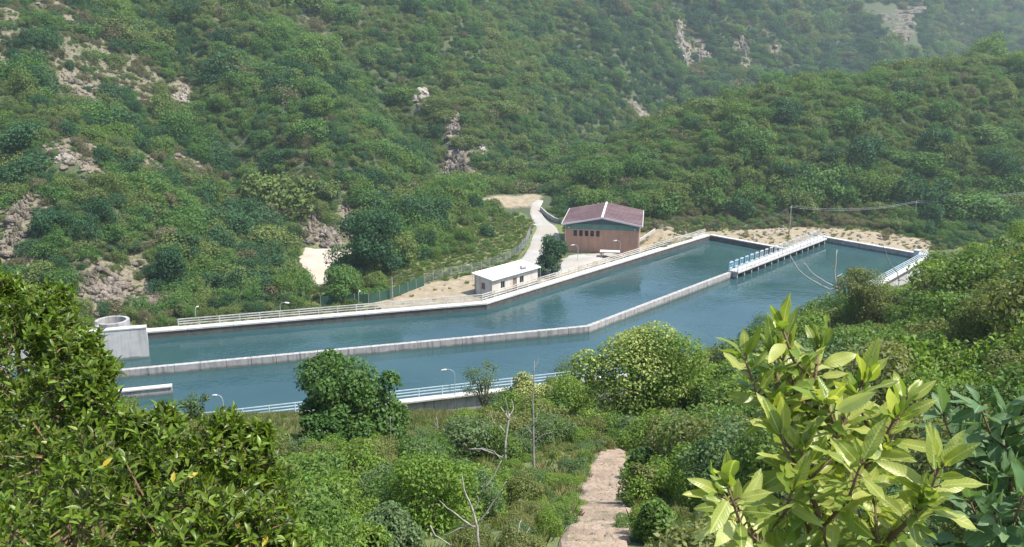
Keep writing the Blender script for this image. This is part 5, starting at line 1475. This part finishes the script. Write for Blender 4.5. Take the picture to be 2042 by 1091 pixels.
b = hit(950, 1085); bare('dead_branches', 'tangle of bleached dead branches among shrubs at the lower middle', b, project(b)[2] * .93,
    [([(955, 1095), (952, 1050), (940, 1010), (925, 975), (922, 950)], 5, 1.6), ([(942, 1050), (915, 1030), (890, 1012), (876, 998)], 3, 1), ([(950, 1049), (920, 1052), (900, 1062), (886, 1068)], 2.6, .8), ([(952, 1045), (975, 1015), (995, 985), (1010, 960)], 3, 1),
     ([(945, 1020), (955, 1000), (952, 990)], 2, .8), ([(965, 975), (985, 950), (1000, 918)], 2.4, .9), ([(1035, 1091), (1045, 1072), (1057, 1052)], 3, 1), ([(1034, 1062), (1036, 1045), (1040, 1036)], 2, .8), ([(858, 1048), (868, 1068), (900, 1088)], 2.6, 2), ([(935, 896), (960, 895), (985, 905), (1002, 912)], 2.4, 1.4), ([(960, 893), (985, 900), (998, 915)], 1.6, 1)], M['dead_wood'], 'dead branches')
b = hit(1668, 640); bare('bare_tree', 'bleached leafless tree with forked limbs sticking up before the water', b, project(b)[2],
    [([(1672, 645), (1670, 610), (1668, 575), (1664, 540), (1669, 498)], 4, 1.6), ([(1668, 574), (1645, 562), (1620, 545), (1603, 524)], 3, 1.4), ([(1638, 570), (1610, 553), (1592, 538), (1577, 512)], 2.6, 1.4), ([(1669, 552), (1679, 546)], 1.6, 1.2), ([(1669, 574), (1655, 578), (1640, 570)], 3, 2.6), ([(1664, 536), (1661, 530)], 1.2, .8)], M['dead_wood'], 'bare tree')
b = hit(1806, 640); bare('bare_tree', 'dark leafless twigs in front of the whitewashed wall end', b, project(b)[2],
    [([(1808, 640), (1798, 600), (1790, 575), (1793, 560)], 2, 1), ([(1790, 560), (1800, 558), (1820, 570), (1836, 586)], 1.8, .6), ([(1800, 572), (1790, 582)], 1.2, .5), ([(1790, 545), (1776, 528), (1766, 500), (1758, 485)], 1.6, .6), ([(1793, 560), (1790, 545)], 1.6, 1.4)], M['grey_wood'], 'bare tree')

# ------------------------------------------------------------------ close plants: every large leaf is a leaf
def leaf_mesh(name, L, W, nseg, curl, fold, wav, material):
    """a blade with a folded midrib, curling towards its tip; base at the origin, pointing along +Y, face up"""
    V, F = [], []
    for i in range(nseg + 1):
        t = i / nseg; w = W / 2 * math.sin(math.pi * min(1, t ** .78 * .97 + .015)) ** .85 if 0 < i < nseg else (.0015 if i == 0 else .0006)
        y, z = L * t * (1 - .12 * curl * t), -curl * L * .28 * t * t
        zz = fold * w + wav * L * .02 * math.sin(t * 13)
        V += [(-w, y, z + zz), (0, y, z), (w, y, z + fold * w - wav * L * .02 * math.sin(t * 11 + 1))]
    for i in range(nseg):
        a = i * 3; F += [(a, a + 1, a + 4, a + 3), (a + 1, a + 2, a + 5, a + 4)]
    me = fast_mesh(name, np.array(V), np.array(F)); me.materials.append(material)
    me.polygons.foreach_set('use_smooth', [True] * len(me.polygons))
    return me, np.array(V), np.array(F)

def frame(d, up):
    """rotation whose +Y is the blade direction and +Z leans to up"""
    d = unit(np.asarray(d, float)); x = unit(np.cross(d, up)); zv = np.cross(x, d)
    return np.stack([x, d, zv], 1)

def cam_pt(px, py, dep): return np.array([0, 0, CAM_H]) + ray(px, py) * dep

def place_leaves(root, items, protos, limit=300, stuff_mat=None):
    """items: (point, 3x3 rotation, scale, proto). The ones that show largest become leaf objects; any others one mass"""
    P = np.array([i[0] for i in items]); u_, v_, dp = project(P)
    nz = np.array([abs(float(np.dot(i[1][:, 2], unit(np.array([0, 0, CAM_H]) - i[0])))) for i in items])
    size = np.array([i[2] for i in items]) / dp * (.35 + nz)
    size = np.where((u_ < 5) | (u_ > IW - 5) | (v_ < 5) | (v_ > IH - 5), 0, size)
    front = np.argsort(dp + 0.0)
    score = size / (1 + 1.2 * np.maximum(0, dp - np.percentile(dp, 35)))
    o_ = np.argsort(-score); ind = set(o_[:limit].tolist())
    base = np.array(root.location)
    VV, FF, n = [], [], 0
    for k, (p, r_, s, j) in enumerate(items):
        if k in ind:
            ob = bpy.data.objects.new('leaf', protos[j][0]); COL.objects.link(ob); ob.parent = root
            m4 = Matrix([[*(r_[a] * s), p[a] - base[a]] for a in range(3)] + [[0, 0, 0, 1]])
            ob.matrix_basis = m4
        else:
            VV.append(protos[j][1] @ (r_ * s).T + p); FF.append(protos[j][2] + n); n += len(protos[j][1])
    if VV:
        ob = link('foliage', fast_mesh('foliage', np.concatenate(VV), np.concatenate(FF)), stuff_mat, root); ob['kind'] = 'stuff'

def rosette_shrub(label, base, lobes, per, seed, yellow=.02):
    rg_ = np.random.default_rng(seed)
    t = thing('evergreen_shrub', label, 'shrub', base)
    pr_ = [leaf_mesh('leaf', 1.0, .32, 3, c, .35, 0.3, M['near_leaf']) for c in (.25, .6, 1.0)] + [leaf_mesh('leaf', 1.0, .36, 3, .5, .35, .3, M['near_leaf_yellow'])]
    items = []; mb = MB(); b = np.array(base)
    for (px, py, rpx, dp) in lobes:
        c = cam_pt(px, py, dp); r_ = rpx * dp / FPX
        MB().tube([b + rg_.normal(0, .05, 3) * [1, 1, 0], b * .45 + c * .55 + rg_.normal(0, .1, 3), c], [.035, .022, .012], 6).build('branch', M['twig'], t, True)
        for k in range(per):
            d = unit(rg_.normal(size=3) + [0, -.35, .35]); tip = c + d * r_ * rg_.uniform(.45, 1.08)
            ax = unit(d * .7 + [0, 0, .65] + rg_.normal(0, .35, 3))
            if k % 2 == 0: mb.tube([c + d * r_ * .3, tip - ax * .05, tip], [.006, .004, .002], 3, False)
            nl_ = rg_.integers(8, 14); a0 = rg_.uniform(0, 6.28)
            e1 = unit(np.cross(ax, rg_.normal(size=3))); e2_ = np.cross(ax, e1)
            for q in range(nl_):
                a = a0 + q * 2.4 + rg_.normal(0, .4); op = rg_.uniform(.2, 1.35)
                dr = unit(ax * math.cos(op) + (e1 * math.cos(a) + e2_ * math.sin(a)) * math.sin(op))
                p = tip - ax * .11 * q / nl_
                items.append((p, frame(dr, ax + rg_.normal(0, .15, 3)), rg_.uniform(.036, .074), 3 if rg_.uniform() < yellow else int(rg_.integers(0, 3))))
    mb.build('twigs', M['twig'], t)
    for it in items: pass
    place_leaves(t, items, pr_, 300, M['near_leaf'])
    return t
rosette_shrub('tall glossy green evergreen shrub close at the left edge, reaching up before the hillside', (-2.9, 5.0, float(height(-2.9, 5.0))),
    [(20, 620, 85, 5.6), (85, 640, 75, 5.4), (130, 690, 75, 5.3), (40, 730, 110, 5.3), (150, 760, 85, 5.1), (70, 830, 120, 5.1), (190, 830, 75, 5.0), (10, 900, 120, 5.0), (120, 920, 110, 4.8), (20, 590, 45, 5.6), (110, 600, 38, 5.5), (-60, 700, 120, 5.4), (-70, 880, 140, 5.1), (185, 775, 55, 5.0), (178, 690, 34, 5.2), (205, 735, 34, 5.1)], 88, 31, .012)
rosette_shrub('low spreading glossy shrub with a few yellow leaves along the bottom left', (-1.5, 4.2, float(height(-1.5, 4.2))),
    [(220, 930, 105, 4.5), (320, 910, 85, 4.5), (420, 900, 80, 4.6), (500, 930, 75, 4.6), (540, 1000, 70, 4.5), (300, 1020, 130, 4.2), (430, 1010, 110, 4.3), (500, 1075, 100, 4.2), (160, 1050, 140, 4.1), (30, 1060, 130, 4.2), (340, 1110, 130, 4.0), (455, 850, 34, 4.7), (515, 868, 28, 4.7), (580, 1090, 55, 4.3), (330, 845, 38, 4.6), (265, 860, 38, 4.6)], 90, 32, .03)

def shoot_plant(name, label, cat, base, shoots, mt, L0, W0, seed, gap_px, tipn, cat2=None):
    rg_ = np.random.default_rng(seed)
    t = thing(name, label, cat, base)
    pr_ = [leaf_mesh('leaf', 1.0, W0, 7, c, f, w, M[mt + '_veined']) for c, f, w in ((.25, .30, 1.2), (.7, .22, 1.8), (1.25, .3, 1.0), (.05, .5, .8), (.5, .10, 2.4))]
    items = []
    more_ = []
    for pl in shoots:
        for j in range(1, len(pl) - 1):
            for sg in (-1, 1):
                if rg_.uniform() < .62:
                    a, b, c = pl[j]; d = rg_.uniform(-.28, .12); ln = rg_.uniform(50, 105)
                    more_.append([(a, b, c), (a + sg * ln * .5, b - ln * .5, c + d * .5), (a + sg * ln * .75, b - ln * 1.2, c + d)])
    shoots = shoots + more_
    for pl in shoots:
        pts = [cam_pt(*p) for p in pl]
        k = pl[-1][2] / FPX
        MB().tube(pts, list(np.linspace(.0095 if len(pl) > 3 else .0048, .0036 if len(pl) > 3 else .0028, len(pts))), 7).build('stem', M['twig'], t, True)
        seg = [np.linalg.norm(q - p) for p, q in zip(pts[:-1], pts[1:])]; tot = sum(seg); n = max(2, int(tot / (gap_px * k)))
        ph = rg_.uniform(0, 6.28)
        for j in range(n + 1):
            s = tot * (.12 + .88 * j / n); i = 0
            while i < len(seg) - 1 and s > seg[i]: s -= seg[i]; i += 1
            p = pts[i] + (pts[i + 1] - pts[i]) * min(1, s / seg[i]); ax = unit(pts[i + 1] - pts[i])
            e1 = unit(np.cross(ax, [0, 1, .2])); e2_ = np.cross(ax, e1)
            cnt = tipn - (2 if len(pl) == 3 else 0) if j == n else int(rg_.integers(2, 4))
            fr = j / n
            for q in range(cnt):
                a = ph + j * 2.4 + q * 6.283 / cnt + rg_.normal(0, .25)
                op = (rg_.uniform(.2, .75) if j == n else rg_.uniform(.75, 1.35) + (1 - fr) * .25)
                dr = unit(ax * math.cos(op) + (e1 * math.cos(a) + e2_ * math.sin(a) * .8) * math.sin(op))
                ln = L0 * rg_.uniform(.6, 1.2) * (.85 if j == n and q % 2 else 1)
                st = p + dr * L0 * .16
                MB().tube([p, st + [0, 0, .003], st + dr * .004], [.0028, .0018, .0012], 4, False).build('petiole', M['twig'] if q else M[mt], t)
                up = unit(np.array([0, -.25, 1.0]) + rg_.normal(0, .45, 3) - dr * .2)
                items.append((st, frame(dr, up), ln, int(rg_.integers(0, 5))))
    place_leaves(t, items, pr_, 300, M[mt])
    return t
shoot_plant('sapling', 'lime-green sapling with large pointed leaves close at the lower right', 'sapling', (0.75, 2.0, float(height(.75, 2.0))),
    [[(1712, 1180, 2.3), (1690, 1000, 2.25), (1655, 870, 2.2), (1630, 830, 2.2), (1624, 760, 2.2), (1632, 705, 2.2)],
     [(1640, 1180, 2.2), (1590, 960, 2.15), (1556, 830, 2.15), (1550, 760, 2.15), (1546, 715, 2.15)],
     [(1690, 1000, 2.25), (1725, 930, 2.2), (1762, 880, 2.15), (1782, 840, 2.1)],
     [(1640, 1180, 2.2), (1530, 1060, 2.1), (1475, 1015, 2.05), (1440, 990, 2.0)],
     [(1712, 1180, 2.2), (1770, 1080, 2.0), (1800, 1050, 1.95), (1825, 1020, 1.9)],
     [(1680, 1180, 2.1), (1640, 1050, 2.05), (1610, 960, 2.0), (1600, 910, 2.0)],
     [(1740, 1180, 2.1), (1750, 1080, 2.0), (1745, 1010, 2.0)],
     [(1560, 1180, 2.0), (1530, 1100, 1.95), (1500, 1060, 1.95)]], 'lime_leaf', .098, .315, 41, 27, 7)
shoot_plant('leafy_plant', 'blue-green leafy plant at the bottom right corner beside the lime sapling', 'plant', (1.75, 2.6, float(height(1.75, 2.6))),
    [[(1960, 1190, 2.8), (1955, 1050, 2.8), (1950, 940, 2.8), (1945, 880, 2.8)], [(2030, 1190, 2.8), (2020, 1020, 2.75), (2010, 900, 2.75), (2003, 845, 2.75)],
     [(1960, 1190, 2.7), (1925, 1080, 2.7), (1900, 1010, 2.7)], [(2080, 1190, 2.7), (2060, 1030, 2.7), (2050, 930, 2.7)], [(1990, 1190, 2.6), (1985, 1080, 2.6), (1980, 1000, 2.6)],
     [(2040, 1190, 2.6), (2035, 1110, 2.6), (2025, 1050, 2.6)]], 'blue_leaf', .105, .42, 43, 32, 6)

# ------------------------------------------------------------------ air
m = bpy.data.materials.new('haze'); m.use_nodes = True
nt = m.node_tree; nt.nodes.remove(nt.nodes['Principled BSDF'])
vol = N(nt, 'VolumePrincipled', Density=0.00030, Anisotropy=0.35)
vol.inputs['Color'].default_value = (.80, .93, 1.0, 1)
nt.links.new(vol.outputs[0], nt.nodes['Material Output'].inputs['Volume'])
hz = MB(); hz.hexa([(-1450, -330, -6.5), (1450, -330, -6.5), (1450, 1650, -6.5), (-1450, 1650, -6.5), (-1450, -330, 125), (1450, -330, 125), (1450, 1650, 125), (-1450, 1650, 125)])
tag(hz.build('haze', m), kind='stuff')
